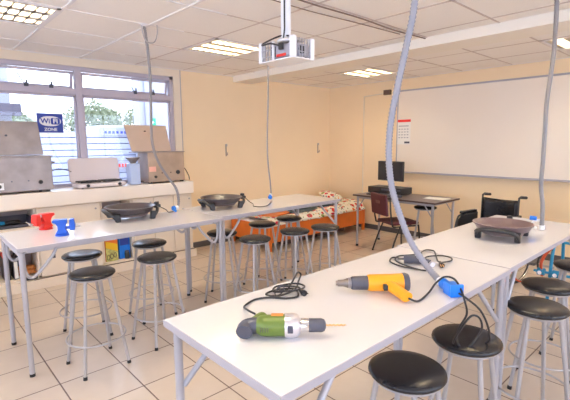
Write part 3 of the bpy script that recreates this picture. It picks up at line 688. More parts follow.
# ================================================================ COOKERS ON THE WORKTOP
WT = 1.031
def big_knob(x, y, z, par, r=.022):
    MB().lathe([(r*.9, 0), (r, .008), (r*.85, .022), (r*.3, .024)], 18, Matrix.Translation((x, y, z)) @ Matrix.Rotation(R(90), 4, 'X')).build('knob', M['black'], par)
ck = thing('gas_cooker', 'dull stainless steel box cooker with raised lid at the left end of the worktop', 'cooker', (.77, 5.16, WT))
MB().box(-.44, .43, -.155, .15, .02, .375).build('body', M['stainless'], ck, bevel=.006)
MB().box(-.45, .445, -.162, .155, .372, .388).build('top_rim', M['stainless'], ck, bevel=.003)
MB().prism([(-.44, 0), (.415, 0), (.39, .36), (-.42, .36)], -.008, .008, Matrix.Translation((0, .10, .392)) @ Matrix.Rotation(R(84), 4, 'X')).build('lid', M['stainless'], ck, bevel=.004)
for x in (-.03, .08): MB().cyl((x, .085, .60), (x, .105, .60), .011, n=12).build('rivet', M['darkgrey'], ck)
big_knob(.31, -.155, .11, ck); big_knob(-.06, -.155, .085, ck, .02)
MB().box(-.115, -.02, -.157, -.1555, .05, .12).build('knob_plate', M['white'], ck)
for x in (.05, .2): MB().cyl((x, -.16, .13), (x, -.155, .13), .007, n=10).build('screw', M['darkgrey'], ck)
for x in (-.38, .38):
    for y in (-.11, .11): MB().cyl((x, y, 0), (x, y, .02), .016, n=12).build('foot', M['rubber'], ck)
MB().tube([(.43, -.08, .30), (.475, -.08, .31), (.475, .03, .31), (.43, .03, .30)], .008, 8).build('side_handle', M['stainless'], ck)
for x in (.30, .38): MB().box(x-.015, x+.015, -.16, -.15, .005, .02).build('foot_tab', M['rubber'], ck)

cs = thing('camping_stove', 'small white two-burner stove with its rounded lid raised in the middle of the worktop', 'stove', (1.72, 5.13, WT))
MB().box(-.27, .27, -.13, .13, .008, .052).build('base', mat('pinkish white enamel', (.78, .70, .70), .35), cs, bevel=.012)
lm = Matrix.Translation((0, .115, .055)) @ Matrix.Rotation(R(82), 4, 'X')
q = MB(); q.prism([(x, y+.14) for x, y in rr_poly(.58, .29, .04, 6)], -.012, .012, lm); q.build('lid', mat('pinkish white lid enamel', (.74, .66, .67), .35), cs, bevel=.008, seg=3)
for sx in (-.125, .125):
    g_ = MB()
    for k in range(5): g_.cyl((sx-.1+k*.05, -.10, .078), (sx-.1+k*.05, .09, .072), .006, n=8)
    for y in (-.09, 0, .09): g_.cyl((sx-.11, y, .070), (sx+.11, y, .070), .008, n=8)
    g_.build('pan_grate', M['black'], cs)
    MB().lathe([(.001, .055), (.035, .055), (.035, .062), (.02, .066), (0.001, .066)], 20, Matrix.Translation((sx, 0, 0))).build('burner', M['steel_dark'], cs)
for x in (-.17, .19): big_knob(x, -.13, .033, cs, .019)
for x in (-.22, .22):
    for y in (-.1, .1): MB().cyl((x, y, 0), (x, y, .012), .012, n=10).build('foot', M['rubber'], cs)

c2 = thing('oven', 'stained stainless steel oven with raised lid beside the window pillar', 'cooker', (2.46, 5.16, WT))
st2 = mat('amber stained steel', (.42, .31, .23), .40, metal=.6, noise_amt=.3, nscale=6)
MB().box(-.18, .32, -.155, .15, .018, .39).build('body', st2, c2, bevel=.006)
MB().box(-.29, .33, -.16, .155, .388, .40).build('top_rim', M['stainless'], c2, bevel=.003)
MB().prism([(-.28, 0), (.26, 0), (.205, .335), (-.36, .335)], -.008, .008, Matrix.Translation((0, .08, .402)) @ Matrix.Rotation(R(86), 4, 'X')).build('lid', mat('warm stainless lid', (.56, .42, .32), .40, metal=.4, noise_amt=.12, nscale=5), c2, bevel=.004)
MB().cyl((-.10, .06, .66), (-.10, .085, .66), .009, n=12).build('rivet', M['gap'], c2)
big_knob(.22, -.155, .13, c2, .028); big_knob(-.09, -.155, .085, c2, .018)
MB().box(-.17, -.08, -.1575, -.155, .15, .215).build('label_plate', mat('pink label', (.80, .42, .34), .5), c2)
for x in (.0, .12): MB().cyl((x, -.16, .13), (x, -.155, .13), .009, n=10).build('screw', M['gap'], c2)
for x in (-.15, .29):
    for y in (-.12, .12): MB().box(x-.02, x+.02, y-.02, y+.02, 0, .018).build('foot', M['rubber'], c2)
MB().tube([(.335, -.05, .17), (.37, -.05, .175), (.40, -.06, .13), (.43, -.07, .06), (.43, -.08, .01)], .006, 8, res=5).build('power_cord', M['black'], c2)
MB().box(.335, .365, -.065, -.035, .16, .185).build('plug', M['black'], c2, bevel=.004)
wc = thing('water_container', 'pale blue container with a grey metal funnel between the stove and the oven', 'container', (2.135, 5.12, WT))
MB().box(-.065, .065, -.06, .06, 0, .26).build('body', mat('pale blue plastic', (.45, .55, .80), .3), wc, bevel=.012, seg=3)
MB().lathe([(.03, .26), (.05, .29), (.085, .325), (.085, .335), (.02, .34)], 20).build('funnel', M['stainless'], wc)
q = MB(); q.tube([(1.205, 5.10, 1.24), (1.28, 5.10, 1.265), (1.36, 5.12, 1.25), (1.44, 5.2, 1.22)], .005, 8, res=5); tag(q.build('gas_hose', M['darkgrey']), 'thin dark hose between the big cooker and the white stove', 'hose')

# ================================================================ VICES
def vice(x, y, rz, m, label, s=1):
    o = thing('bench_vice', label, 'vice', (x, y, TZ), R(rz)); o.scale = (1, 1, 1)
    def S(q): return [(a*s, b*s) for a, b in q]
    MB().lathe([(.0, 0), (.052*s, 0), (.052*s, .010*s), (.036*s, .018*s), (.030*s, .034*s), (.001, .034*s)], 20).build('base', m, o)
    pro = S([(-.046, .018), (.046, .018), (.030, .045), (.026, .070), (.034, .092), (.044, .104), (.044, .130), (-.060, .130), (-.066, .112), (-.040, .098), (-.026, .070), (-.030, .045)])
    MB().prism(pro, -.034*s, .034*s, Matrix.Rotation(R(90), 4, 'X')).build('fixed_jaw', m, o, bevel=.004)
    pro = S([(.056, .040), (.094, .040), (.100, .075), (.090, .130), (.060, .130), (.054, .085)])
    MB().prism(pro, -.034*s, .034*s, Matrix.Rotation(R(90), 4, 'X')).build('moving_jaw', m, o, bevel=.004)
    MB().box(-.03*s, .06*s, -.018*s, .018*s, .050*s, .072*s).build('slide', m, o, bevel=.002)
    MB().box(.0425*s, .047*s, -.030*s, .030*s, .106*s, .126*s).build('jaw_plate', M['alu'], o); MB().box(.0535*s, .058*s, -.030*s, .030*s, .106*s, .126*s).build('jaw_plate', M['alu'], o)
    MB().cyl((.098*s, 0, .060*s), (.135*s, 0, .060*s), .009*s, n=14).build('screw', M['chrome'], o)
    MB().cyl((.128*s, -.05*s, .075*s), (.128*s, .05*s, .045*s), .004*s, n=10).build('handle', M['chrome'], o)
    return o
vice(.79, 3.62, -160, M['red'], 'red bench vice at the back edge of the left table', .95)
vice(.82, 3.29, -20, M['blue'], 'blue bench vice in front of the red one on the left table', .90)

# ================================================================ ELECTRIC SKILLETS
def skillet():
    o = thing('electric_skillet', 'x', 'skillet')
    MB().lathe([(.0005, .046), (.148, .046), (.180, .060), (.202, .096), (.213, .104), (.213, .109), (.203, .109), (.178, .068), (.148, .056), (.0005, .054)], 40).build('pan', [M['pan_dark']], o, sharp=60)
    MB().lathe([(.13, .026), (.142, .028), (.150, .046), (.13, .046)], 36).build('heating_base', M['pan_out'], o)
    for sx in (-1, 1):
        q = MB(); q.tube([(sx*.145, -.14, .012), (sx*.185, -.135, .055), (sx*.212, -.08, .080), (sx*.220, 0, .084), (sx*.212, .08, .080), (sx*.185, .135, .055), (sx*.145, .14, .012)], .015, 10, res=4, sx=1.0, sy=.9)
        q.build('handle', M['black'], o)
        for sy in (-1, 1):
            q = MB(); q.prism([(-.022, 0), (.020, 0), (.042, .065), (-.010, .070)] if sx > 0 else [(-.020, 0), (.022, 0), (.010, .070), (-.042, .065)], -.020, .020, Matrix.Translation((sx*.145, sy*.135, 0)) @ Matrix.Rotation(R(90), 4, 'X')); q.build('foot', M['black'], o, bevel=.006)
    q = MB(); q.box(.205, .265, -.030, .030, .075, .103); q.build('thermostat', M['black'], o, bevel=.006)
    MB().lathe([(.022, .103), (.022, .124), (.014, .128), (.0005, .128)], 20, Matrix.Translation((.235, 0, 0))).build('dial', M['black'], o)
    return o
p1 = skillet(); p1.location = (1.462, 3.615, TZ); p1['label'] = 'round electric skillet on the left table in front of the window'; p1['group'] = 'electric skillets'
p2 = dup(p1); p2.location = (2.39, 3.57, TZ); p2['label'] = 'round electric skillet on the far table nearest the seam, left of the hanging conduit end'
p3 = dup(p1); p3.location = (3.025, 1.075, TZ); p3['label'] = 'round mauve electric skillet on the near row in front of the wheelchair'
p3.rotation_euler = (0, 0, R(8)); p3.scale = (.9, .9, .93)
for c_ in p3.children:
    if c_.name.startswith('pan'): c_.material_slots[0].link = 'OBJECT'; c_.material_slots[0].material = M['pan']
    if c_.name.startswith('heating'): c_.material_slots[0].link = 'OBJECT'; c_.material_slots[0].material = M['pan_out']
p2.rotation_euler = (0, 0, R(-12)); p1.rotation_euler = (0, 0, R(-6))
q = MB(); q.tube([(1.735, 3.60, .958), (1.79, 3.60, .925), (1.83, 3.625, .893), (1.88, 3.63, .893)], .004, 8, res=5); attach(q.build('power_cord', M['black']), p1)
q = MB(); q.tube([(2.655, 3.51, .958), (2.70, 3.51, .92), (2.72, 3.46, .892), (2.64, 3.36, .892), (2.66, 3.27, .892), (2.78, 3.30, .892), (2.92, 3.42, .893), (3.0, 3.50, .895)], .004, 8, res=5); attach(q.build('power_cord', M['black']), p2)

# ================================================================ DRILL
dA, dB = V((.828, 1.083, .925)), V((1.061, .867, .925))
dx = (dB-dA).normalized(); dy = V((0, 0, 1)).cross(dx); 
DM = Matrix(((dx.x, dy.x, 0, 0), (dx.y, dy.y, 0, 0), (0, 0, 1, 0), (0, 0, 0, 1)))
dr = thing('power_drill', 'green corded drill with silver gear case and black chuck lying on the near table', 'drill', (dA.x, dA.y, TZ)); dr.rotation_euler = (0, 0, math.atan2(dx.y, dx.x)); dr.scale = (1.03, 1, 1)
AX = lambda z, y=0: Matrix.Translation((0, y, z)) @ Matrix.Rotation(R(90), 4, 'Y')
zc = .042
MB().lathe([(.001, .020), (.026, .022), (.034, .034), (.036, .05), (.037, .105), (.038, .117), (.001, .117)], 24, AX(zc), sx=1.0, sy=1.0).build('motor_housing', M['green'], dr)
q = MB()
for k in range(4): q.box(.035+k*.008, .037+k*.008, -.0372, -.034, zc-.008, zc+.008)
q.build('vent', M['pan_dark'], dr)
MB().box(.07, .11, -.008, .014, zc+.0365, zc+.0378).build('orange_label', mat('faded orange label', (.70, .25, .05), .5), dr, bevel=.001)
MB().lathe([(.001, .115), (.040, .115), (.0415, .121), (.0415, .145), (.035, .160), (.024, .168), (.001, .168)], 24, AX(zc)).build('gear_case', M['alu'], dr)
MB().box(.124, .142, -.0425, -.040, zc-.010, zc+.016).build('speed_switch', M['darkgrey'], dr, bevel=.001)
MB().lathe([(.001, .166), (.021, .166), (.023, .172), (.023, .194), (.001, .194)], 20, AX(zc)).build('collar', M['chrome'], dr)
MB().lathe([(.001, .192), (.021, .192), (.0235, .197), (.0235, .236), (.020, .246), (.010, .251), (.001, .251)], 20, AX(zc)).build('chuck', M['darkgrey'], dr)
q = MB(); pts = [(.25+k*.0018, 0.0008*math.cos(k*.9), zc+.0008*math.sin(k*.9)) for k in range(40)]; q.tube(pts, .0032, 8, radii=[.0032]*36+[.0026, .002, .0013, .0005]); q.build('drill_bit', M['brass'], dr)
q = MB(); q.tube([(.045, .000, zc), (.012, .004, zc-.002), (-.012, -.002, zc-.006), (-.018, -.028, zc-.012), (.002, -.056, zc-.018), (.022, -.070, zc-.022)][:4]+[(-.008, .020, zc-.008)][:0], .0275, 16, res=4, radii=None); q.build('rear_cover', M['darkgrey'], dr)
q = MB(); q.tube([(.03, .006, zc), (.015, .040, zc-.008), (.020, .075, zc-.014), (.035, .105, zc-.016)], .020, 14, res=4, sx=1.0, sy=1.15); q.build('handle', M['green'], dr)
MB().box(.040, .052, .045, .075, zc-.022, zc-.004).build('trigger', M['black'], dr, bevel=.003)
q = MB(); q.tube([(.925, 1.18, .91), (.935, 1.24, .905), (.967, 1.30, .893), (1.046, 1.331, .891), (1.106, 1.305, .891), (1.15, 1.25, .891), (1.201, 1.231, .893), (1.244, 1.30, .896), (1.178, 1.354, .892), (1.102, 1.326, .900), (1.137, 1.275, .898), (1.25, 1.30, .894), (1.33, 1.36, .896), (1.39, 1.405, .905), (1.36, 1.395, .925), (1.31, 1.36, .925), (1.25, 1.33, .905), (1.19, 1.30, .900), (1.14, 1.32, .905), (1.20, 1.37, .900), (1.29, 1.34, .900), (1.30, 1.29, .898), (1.24, 1.26, .905), (1.16, 1.29, .910), (1.20, 1.34, .908), (1.255, 1.29, .905), (1.245, 1.255, .9)], .0042, 8, res=6)
dc = attach(q.build('power_cord', M['black']), dr)
q = MB(); q.tube([(1.245, 1.26, .900), (1.238, 1.235, .898)], .011, 12, radii=[.008, .013]); q.cyl((1.2365, 1.231, .898), (1.234, 1.224, .898), .013, .013)
q.cyl((1.231, 1.226, .902), (1.224, 1.207, .902), .0025, n=8); q.cyl((1.241, 1.222, .902), (1.234, 1.203, .902), .0025, n=8)
pg = q.build('plug', M['black'], dc)
q = MB(); q.tube([(1.17+.025*math.cos(a), 1.315+.012*math.sin(a), .902+.016*math.sin(a+1)) for a in [2*math.pi*k/12 for k in range(12)]], .0035, 6, closed=True); q.build('cable_tie', M['darkgrey'], dc)

# ================================================================ HEAT GUN
gA, gB = V((1.366, 1.160, TZ)), V((1.615, .939, TZ)); gd = (gB-gA).normalized()
hg = thing('heat_gun', 'orange-yellow heat gun with a grey nozzle lying on its side on the near table', 'heat gun', tuple(gA)); hg.rotation_euler = (0, 0, math.atan2(gd.y, gd.x)); hg.scale = (1.2, 1.15, 1.12)
zc = .039
MB().lathe([(.001, .0), (.009, .0), (.010, .006), (.013, .008), (.013, .026), (.020, .045), (.020, .058), (.001, .058)], 20, AX(zc)).build('nozzle', mat('burnt steel', (.26, .22, .20), .35, metal=.8), hg)
q = MB()
for k in range(4): q.lathe([(.0205, .044+k*.004), (.0225, .045+k*.004), (.0205, .046+k*.004)], 18, AX(zc))
MB().lathe([(.001, .055), (.022, .055), (.026, .060), (.028, .118), (.001, .118)], 22, AX(zc)).build('heat_shroud', M['darkgrey'], hg)
q.build('nozzle_fins', M['alu'], hg)
MB().lathe([(.001, .116), (.030, .116), (.033, .124), (.034, .20), (.036, .245), (.001, .245)], 24, AX(zc)).build('body', M['orange'], hg)
MB().lathe([(.001, .244), (.037, .244), (.038, .255), (.034, .266), (.001, .268)], 24, AX(zc)).build('rear_cap', M['darkgrey'], hg)
q = MB(); q.tube([(.185, -.010, zc), (.198, -.045, zc-.004), (.215, -.085, zc-.010), (.228, -.120, zc-.014)], .020, 16, res=4, sx=.95, sy=1.15); q.build('handle', M['orange'], hg)
MB().box(.163, .178, -.062, -.040, zc-.012, zc+.010).build('trigger', M['black'], hg, bevel=.003)
MB().box(.135, .215, .026, .034, zc+.008, zc+.0225).build('grey_label', M['steel_paint'], hg, bevel=.002)
he = hg.matrix_basis @ V((.233, -.134, zc-.014))
q = MB(); q.tube([tuple(he+V((0.0, .004, 0))), (1.52, .848, .893), (1.63, .862, .896), (1.70, .868, .92), (1.735, .845, .948), (1.73, .80, .952), (1.705, .76, .93), (1.685, .728, .884), (1.688, .718, .825), (1.675, .745, .751), (1.685, .745, .685), (1.703, .715, .672), (1.75, .680, .743), (1.746, .685, .799), (1.712, .705, .818), (1.68, .725, .78), (1.675, .76, .70), (1.71, .77, .662), (1.78, .74, .661)], .0045, 8, res=6)
attach(q.build('power_cord', M['black']), hg)
q = MB(); q.tube([(1.70, .765, .905), (1.683, .715, .895), (1.711, .672, .851), (1.741, .648, .775), (1.779, .655, .70), (1.79, .70, .662), (1.75, .74, .661), (1.70, .72, .663)], .0045, 8, res=6)
tag(q.build('extension_cord', M['black']), 'second black cord hanging from the blue connector beside the looped one', 'cord')

# soldering tools bundle
si = thing('soldering_iron', 'small dark grey soldering gun lying among looped black cable on the near table', 'soldering iron', (1.99, 1.17, TZ)); si.rotation_euler = (0, 0, R(-62))
q = MB(); q.tube([(-.03, 0, .024), (.02, 0, .026), (.075, 0, .022), (.11, 0, .018)], 1, 12, radii=[.022, .024, .018, .012]); q.build('body', M['darkgrey'], si, bevel=0)
MB().cyl((.105, 0, .018), (.15, 0, .016), .008, .005, 12).build('tip_sleeve', M['alu'], si); MB().cyl((.15, 0, .016), (.18, 0, .015), .003, .0015, 8).build('tip', M['brass'], si)
sj = thing('hand_torch', 'slim grey metal tool lying beside the soldering gun', 'tool', (2.10, 1.16, TZ)); sj.rotation_euler = (0, 0, R(-125)); 
MB().cyl((0, 0, .012), (.10, 0, .012), .010, .013, 14).build('barrel', M['darkgrey'], sj); MB().cyl((.10, 0, .013), (.13, 0, .014), .014, .014, 14).build('head', M['alu'], sj)
q = MB(); q.tube([(1.985, 1.19, .91), (1.99, 1.235, .90), (2.03, 1.27, .893), (2.00, 1.29, .892), (1.93, 1.25, .892), (1.90, 1.17, .892), (1.91, 1.08, .892), (1.93, 1.02, .893), (1.90, 1.06, .897), (1.915, 1.16, .898), (1.96, 1.24, .898), (2.05, 1.275, .896), (2.14, 1.24, .893), (2.19, 1.22, .893), (2.25, 1.24, .893), (2.30, 1.24, .893), (2.31, 1.20, .893), (2.24, 1.15, .893), (2.13, 1.08, .893), (2.08, 1.04, .9)], .0042, 8, res=6)
tc_ = tag(q.build('looped_cable', M['black']), 'looped black cable with a copper-tipped plug in the middle of the near table', 'cable')
MB().cyl((2.085, 1.045, .90), (2.04, 1.01, .90), .009, .014, 12).build('plug', M['black'], tc_)
q = MB(); q.cyl((2.042, 1.008, .905), (2.022, .992, .902), .003, n=8); q.cyl((2.034, 1.016, .905), (2.014, 1.0, .902), .003, n=8); q.build('prong', M['brass'], tc_)
q = MB(); q.tube([(2.09, 1.05, .896), (2.18, 1.03, .893), (2.24, 1.06, .893), (2.24, 1.12, .893), (2.17, 1.16, .893), (2.11, 1.15, .894)], .004, 8, res=6); tag(q.build('looped_cable', M['black']), 'small loop of black cable at the right of the copper-tipped plug', 'cable')

# ================================================================ BED
bd = thing('bed', 'low orange wooden bed along the cream wall', 'bed', (0, 0, 0))
bx0, bx1, by0, by1 = 3.72, 5.92, 4.38, 5.30
MB().box(bx0, bx0+.03, by0+.04, by1-.04, .10, .37).build('headboard', M['orange_wood'], bd, bevel=.006)
MB().box(bx1-.03, bx1, by0+.04, by1-.04, .10, .36).build('footboard', M['orange_wood'], bd, bevel=.006)
for yy in (by0, by1-.03): MB().box(bx0+.04, bx1-.04, yy+.004, yy+.028, .12, .36).build('side_rail', M['orange_wood'], bd, bevel=.005)
for xx in (bx0, bx1-.045):
    for yy in (by0, by1-.045): MB().box(xx, xx+.045, yy, yy+.045, 0, .40).build('leg', M['orange_wood'], bd, bevel=.005)
q = MB()
for k in range(9): x = bx0+.2+k*.22; q.box(x, x+.08, by0+.03, by1-.03, .27, .29)
q.build('slats', M['orange_wood'], bd)
# dark blocks added under the bed to stand in for the shade there
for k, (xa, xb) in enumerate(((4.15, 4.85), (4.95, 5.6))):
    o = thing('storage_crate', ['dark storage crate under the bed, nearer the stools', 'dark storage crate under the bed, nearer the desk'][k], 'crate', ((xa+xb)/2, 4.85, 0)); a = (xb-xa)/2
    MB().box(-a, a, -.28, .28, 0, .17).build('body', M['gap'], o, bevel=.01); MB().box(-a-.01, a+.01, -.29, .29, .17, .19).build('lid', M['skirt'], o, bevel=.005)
MB().box(bx0+.05, bx1-.06, by0+.045, by1-.045, .292, .40).build('mattress', M['paper'], bd, bevel=.03, seg=3)
def blanket():
    q = MB(); nx, ny = 60, 34; vs_ = []
    for i in range(nx+1):
        for j in range(ny+1):
            u, v = i/nx, j/ny; x = bx0+.035+u*(bx1-bx0-.05); y = by0-.012+v*(by1-by0-.02)
            n_ = noise.noise(V((x*4, y*4, 0)))*.016+noise.noise(V((x*11, y*9, 3)))*.008
            z_ = .43+.075*max(0, (u-.45))*1.4*min(1, v*3)+n_+.02
            if v < .09: z_ -= (.09-v)/.09*.085+.02*noise.noise(V((x*6, 0, 5))); 
            vs_.append(V((x, y, z_)))
    q.add(vs_, [(i*(ny+1)+j, (i+1)*(ny+1)+j, (i+1)*(ny+1)+j+1, i*(ny+1)+j+1) for i in range(nx) for j in range(ny)])
    o = q.build('bedspread', M['floral']); m_ = o.modifiers.new('thick', 'SOLIDIFY'); m_.thickness = .012; m_.offset = 1
    return tag(o, 'cream bedspread with a red and orange flower pattern on the bed', 'bedspread')
blanket()
q = MB(); q.lathe([(.02, -.05), (.16, -.045), (.20, 0), (.16, .05), (.02, .06)], 24, Matrix.Translation((5.65, 4.95, .58)) @ Matrix.Rotation(R(10), 4, 'X'), sx=.85, sy=1.35)
tag(q.build('pillow', M['floral'], sub=1), 'floral pillow at the far end of the bed', 'pillow')
def heap(x, y, z, sx, sy, h, m, label, sd, name='folded_clothes', cat='clothes'):
    q = MB(); q.lathe([(1.0, 0), (1.05, .25), (.9, .6), (.6, .9), (.2, 1.0), (.01, 1.0)], 28, Matrix.Translation((0, 0, 0)))
    for v in q.bm.verts:
        k = 1+.25*noise.noise(V((v.co.x*2.2+sd, v.co.y*2.2, v.co.z*2))); v.co = V((v.co.x*sx*k, v.co.y*sy*k, v.co.z*h*(1+.3*noise.noise(v.co*3+V((sd, 0, 0))))))
    o = tag(q.build(name, m), label, cat); o.location = (x, y, z); return o
heap(4.62, 4.62, .455, .30, .12, .07, M['cloth_dark'], 'dark heap of clothes on the near side of the bed', 1)
heap(5.25, 4.70, .475, .24, .14, .08, M['cloth_dark'], 'dark teal cloth on the bed nearer the desk', 7)
o = thing('chopping_board', 'flat orange board lying on the bedspread near the bed corner', 'board', (4.08, 4.66, .462)); o.rotation_euler = (0, R(-2), R(12)); MB().box(-.2, .2, -.12, .12, 0, .02).build('board', M['orange_wood'], o, bevel=.006); MB().box(.2, .26, -.03, .03, .002, .018).build('grip', M['orange_wood'], o, bevel=.005)

# ================================================================ COMPUTER DESK
dk = thing('computer_desk', 'dark-topped grey-legged desk below the whiteboard', 'desk', (0, 0, 0))
kx0, kx1, ky0, ky1, kz = 4.86, 5.52, 2.53, 3.82, .775
MB().box(kx0, kx1, ky0, ky1, kz-.022, kz).build('desk_top', M['desk'], dk, bevel=.004)
q = MB(); q.box(kx0-.003, kx0, ky0, ky1, kz-.022, kz-.001); q.box(kx0, kx1, ky0-.003, ky0, kz-.022, kz-.001); q.build('edge_band', M['gap'], dk)
q = MB(); zz = kz-.022
q.box(kx0+.05, kx0+.07, ky0+.06, ky1-.06, zz-.035, zz); q.box(kx1-.07, kx1-.05, ky0+.06, ky1-.06, zz-.035, zz); q.box(kx0+.06, kx1-.06, ky0+.06, ky0+.08, zz-.03, zz); q.box(kx0+.06, kx1-.06, ky1-.08, ky1-.06, zz-.03, zz)
q.build('apron', M['steel_dark'], dk)
for xx in (kx0+.055, kx1-.055):
    for yy in (ky0+.06, ky1-.05):
        l = MB().cyl((xx, yy, .02), (xx, yy, zz), .017, n=14).build('leg', M['steel_dark'], dk); MB().cyl((xx, yy, 0), (xx, yy, .03), .019, n=14).build('rubber_foot', M['rubber'], l)
        s_ = 1 if yy < 3 else -1
        MB().cyl((xx, yy+s_*.015, zz-.17), (xx, yy+s_*.12, zz-.02), .008, n=8).build('brace', M['steel_dark'], dk)
# computer
pc = thing('desktop_computer', 'flat black computer case lying under the monitor', 'computer', (5.30, 3.50, kz))
MB().box(-.12, .16, -.29, .29, .008, .10).build('case', M['black'], pc, bevel=.006); MB().box(-.125, -.12, -.27, .05, .055, .08).build('drive_bay', M['darkgrey'], pc, bevel=.002)
q = MB()
for k in range(4): q.box(-.124, -.1205, .08, .25, .03+k*.014, .036+k*.014)
q.build('vent', M['gap'], pc)
for a in ((-.1, -.26), (-.1, .26), (.14, -.26), (.14, .26)): MB().cyl((a[0], a[1], 0), (a[0], a[1], .01), .012, n=10).build('foot', M['rubber'], pc)
mo = thing('monitor', 'black flat monitor standing on the computer case', 'monitor', (5.34, 3.50, kz+.10)); mo.rotation_euler = (0, 0, R(-4))
MB().box(-.02, .02, -.225, .225, .085, .375).build('bezel', M['black'], mo, bevel=.006); MB().box(-.0225, -.0205, -.21, .21, .10, .362).build('screen', M['screen'], mo)
MB().box(.0, .03, -.03, .03, .01, .15).build('stand', M['black'], mo, bevel=.005); MB().lathe([(.001, 0), (.09, 0), (.09, .006), (.03, .014), (.001, .014)], 24, Matrix(), 1, 1.3).build('stand_base', M['black'], mo)
kb = thing('keyboard', 'black keyboard in front of the computer', 'keyboard', (5.04, 3.45, kz)); MB().box(-.075, .075, -.21, .21, 0, .016).build('case', M['black'], kb, bevel=.004)
q = MB()
for i in range(5):
    for j in range(14): q.box(-.062+i*.026, -.040+i*.026, -.198+j*.0285, -.174+j*.0285, .016, .022)
q.build('keys', M['darkgrey'], kb)
ms = thing('computer_mouse', 'dark computer mouse right of the keyboard', 'mouse', (5.03, 3.15, kz)); MB().lathe([(.001, 0), (.03, 0), (.032, .012), (.024, .028), (.001, .034)], 18, Matrix(), 1.6, 1).build('shell', M['darkgrey'], ms); MB().box(-.05, -.005, -.001, .001, .020, .0335).build('button_seam', M['black'], ms)
q = MB()
for k in range(3): q.box(-.105, .105, -.148, .148, k*.0015, k*.0015+.001, Matrix.Rotation(R(4*k-3), 4, 'Z'))
o = tag(q.build('paper_sheets', M['paper']), 'few white sheets at the right end of the desk', 'paper'); o.location = (5.25, 2.72, kz+.001)

# maroon chair
ch = thing('office_chair', 'maroon padded chair on black tube legs in front of the desk', 'chair', (5.00, 3.14, 0), R(-25))
MB().box(-.21, .20, -.205, .205, .425, .47).build('seat', M['maroon'], ch, bevel=.02, seg=3)
bmx = Matrix.Translation((-.225, 0, 0)) @ Matrix.Rotation(R(-6), 4, 'Y')
MB().box(-.018, .018, -.20, .20, .56, .85, bmx).build('backrest', M['maroon'], ch, bevel=.015, seg=3)
for s_ in (-1, 1):
    y = s_*.215
    MB().tube([(-.265, y*.98, .82), (-.25, y, .60), (-.225, y, .46), (-.18, y, .415), (.14, y, .415), (.185, y, .38), (.215, y*1.05, .012)], .011, 10, res=4).build('side_frame', M['black'], ch)
    MB().tube([(-.10, y, .41), (-.19, y*1.02, .2), (-.25, y*1.08, .012)], .011, 10, res=3).build('rear_leg', M['black'], ch)
    for p in ((.215, y*1.05), (-.25, y*1.08)): MB().cyl((p[0], p[1], 0), (p[0], p[1], .02), .014, n=10).build('foot', M['rubber'], ch)
MB().cyl((.10, -.215, .412), (.10, .215, .412), .009, n=8).build('crossbar', M['black'], ch)
MB().box(-.019-.006, -.018, -.05, .05, .72, .76, bmx).build('back_badge', mat('brown badge', (.16, .06, .05), .5), ch, bevel=.003)

# ================================================================ WHEELCHAIR
wc_ = thing('wheelchair', 'black wheelchair standing below the whiteboard behind the near tables', 'wheelchair', (4.78, 1.84, 0), R(170)); wc_.scale = (.9, .88, .92)
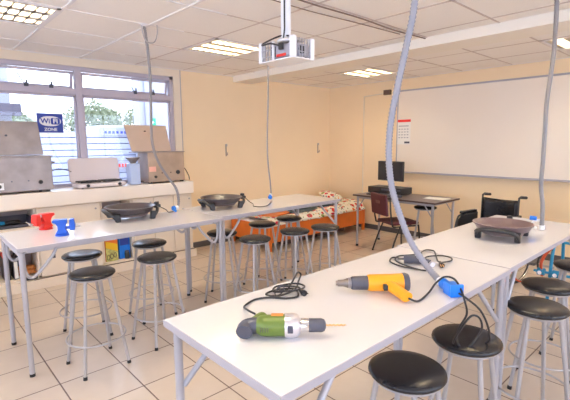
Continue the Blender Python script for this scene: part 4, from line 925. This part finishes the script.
# local: faces +x, backrest at x=-0.2
def arc(cx, cz, r, y, n=36): return [(cx+r*math.cos(2*math.pi*k/n), y, cz+r*math.sin(2*math.pi*k/n)) for k in range(n)]
q = MB(); nb = 10; vs_ = []
for i in range(nb+1):
    for j in range(7):
        y = -.235+.47*i/nb; vs_.append(V((-.205-.035*math.sin(math.pi*i/nb), y, .52+.45*j/6-.012*math.sin(math.pi*i/nb)*(j == 6))))
q.add(vs_, [(i*7+j, (i+1)*7+j, (i+1)*7+j+1, i*7+j+1) for i in range(nb) for j in range(6)])
o = q.build('backrest', M['vinyl'], wc_); mdf = o.modifiers.new('t', 'SOLIDIFY'); mdf.thickness = .02
MB().box(-.19, .22, -.22, .22, .475, .52).build('seat', M['vinyl'], wc_, bevel=.012, seg=3)
for s_ in (-1, 1):
    y = s_*.24
    MB().tube([(-.20, y, .28), (-.205, y, .93), (-.215, y, .995), (-.25, y, 1.005), (-.33, y, .995)], .012, 10, res=4).build('back_post', M['black'], wc_)
    MB().tube([(-.25, y, 1.005), (-.37, y, .992)], .018, 12).build('push_handle', M['rubber'], wc_)
    y2 = s_*.295
    MB().tube([(-.18, y2, .50), (-.18, y2, .74), (-.15, y2, .765), (.16, y2, .765), (.23, y2, .72), (.27, y2, .60), (.30, y2, .48)], .012, 10, res=3).build('arm_frame', M['black'], wc_)
    MB().box(-.15, .16, y2-.026, y2+.026, .775, .81).build('armrest', M['vinyl'], wc_, bevel=.008)
    MB().prism([(-.17, .50), (.28, .50), (.25, .60), (.21, .71), (.15, .755), (-.17, .755)], -y2-.004, -y2+.004, Matrix.Rotation(R(90), 4, 'X')).build('side_guard', M['black'], wc_)
    MB().tube([(-.20, y, .30), (.30, y, .30)], .011, 10).build('lower_rail', M['steel_dark'], wc_)
    MB().tube([(-.20, y, .47), (.26, y, .47), (.32, y, .42), (.42, y*.8, .14)], .011, 10, res=4).build('leg_tube', M['steel_dark'], wc_)
    MB().tube([(.24, y, .46), (.24, y, .20)], .010, 10).build('front_post', M['steel_dark'], wc_)
    MB().box(.40, .52, y*.8-.07 if s_ > 0 else y*.8-.0, y*.8 if s_ > 0 else y*.8+.07, .12, .13).build('footplate', M['black'], wc_, bevel=.004)
    yw = s_*.335
    wh = MB().tube(arc(-.10, .30, .282, yw), .016, 10, closed=True).build('wheel', M['rubber'], wc_)
    q = MB(); q.cyl((-.10, yw-.02, .30), (-.10, yw+.02, .30), .025, n=16)
    for k in range(12): a = 2*math.pi*k/12; q.cyl((-.10, yw, .30), (-.10+.275*math.cos(a), yw, .30+.275*math.sin(a)), .003, n=6)
    q.build('spokes', M['chrome'], wh)
    MB().tube(arc(-.10, .30, .25, yw+s_*.025), .007, 8, closed=True).build('hand_rim', M['chrome'], wh)
    ca = MB().tube(arc(.24, .09, .075, y, 24), .015, 10, closed=True).build('castor', M['rubber'], wc_)
    MB().cyl((.24, y-.02, .09), (.24, y+.02, .09), .03, n=14).build('hub', M['steel_dark'], ca)
MB().cyl((-.05, -.24, .46), (-.05+.1, .24, .30), .009, n=8).build('cross_brace', M['steel_dark'], wc_); MB().cyl((.05, -.24, .30), (-.05, .24, .46), .009, n=8).build('cross_brace', M['steel_dark'], wc_)
MB().cyl((-.10, -.335, .30), (-.10, .335, .30), .008, n=8).build('axle', M['steel_dark'], wc_)

# ================================================================ BLUE WALKER at the right edge
wk = thing('walking_frame', 'blue tube walking frame with a red strap behind the near row stools at right', 'walker', (4.38, .80, 0), 0)
for s_ in (-1, 1):
    y = s_*.27
    MB().tube([(-.20, y, .02), (-.15, y, .45), (-.11, y, .59), (-.05, y, .63), (.12, y, .63), (.19, y, .57), (.24, y, .02)], .014, 10, res=4).build('side_frame', M['cyan'], wk)
    for x in (-.20, .24): MB().cyl((x, y, 0), (x, y, .03), .02, n=12).build('rubber_foot', M['rubber'], wk)
MB().tube([(-.05, -.27, .63), (-.05, .27, .63)], .012, 10).build('front_bar', M['cyan'], wk)
MB().tube([(-.17, -.27, .36), (-.17, .40, .36)], .012, 10).build('lower_bar', M['cyan'], wk)
for y in (.34, .22):
    MB().cyl((-.17, y-.03, .36), (-.17, y+.03, .36), .034, n=16).build('clamp', M['cyan'], wk, bevel=.004); MB().cyl((-.22, y, .36), (-.195, y, .36), .018, n=12).build('clamp_bolt', M['chrome'], wk)
MB().tube([(-.12, .27, .60), (-.15, .31, .54), (-.17, .345, .44), (-.175, .33, .32)], .016, 10, res=5, sx=.6, sy=1.5).build('strap', M['orange_red'], wk)
MB().tube([(-.10, .28, .60), (-.13, .34, .55), (-.16, .375, .45), (-.165, .36, .33)], .008, 8, res=5).build('brake_cable', M['black'], wk)
MB().box(-.16, .06, .40, .60, .395, .42).build('seat_plate', M['skirt'], wk, bevel=.006)
MB().tube([(-.05, .27, .385), (-.05, .58, .385)], .01, 8).build('plate_arm', M['steel_dark'], wk)
MB().tube([(-.12, .58, .40), (-.14, .60, .32), (-.12, .56, .22), (-.10, .50, .20)], .008, 8, res=4).build('red_tube', M['orange_red'], wk)
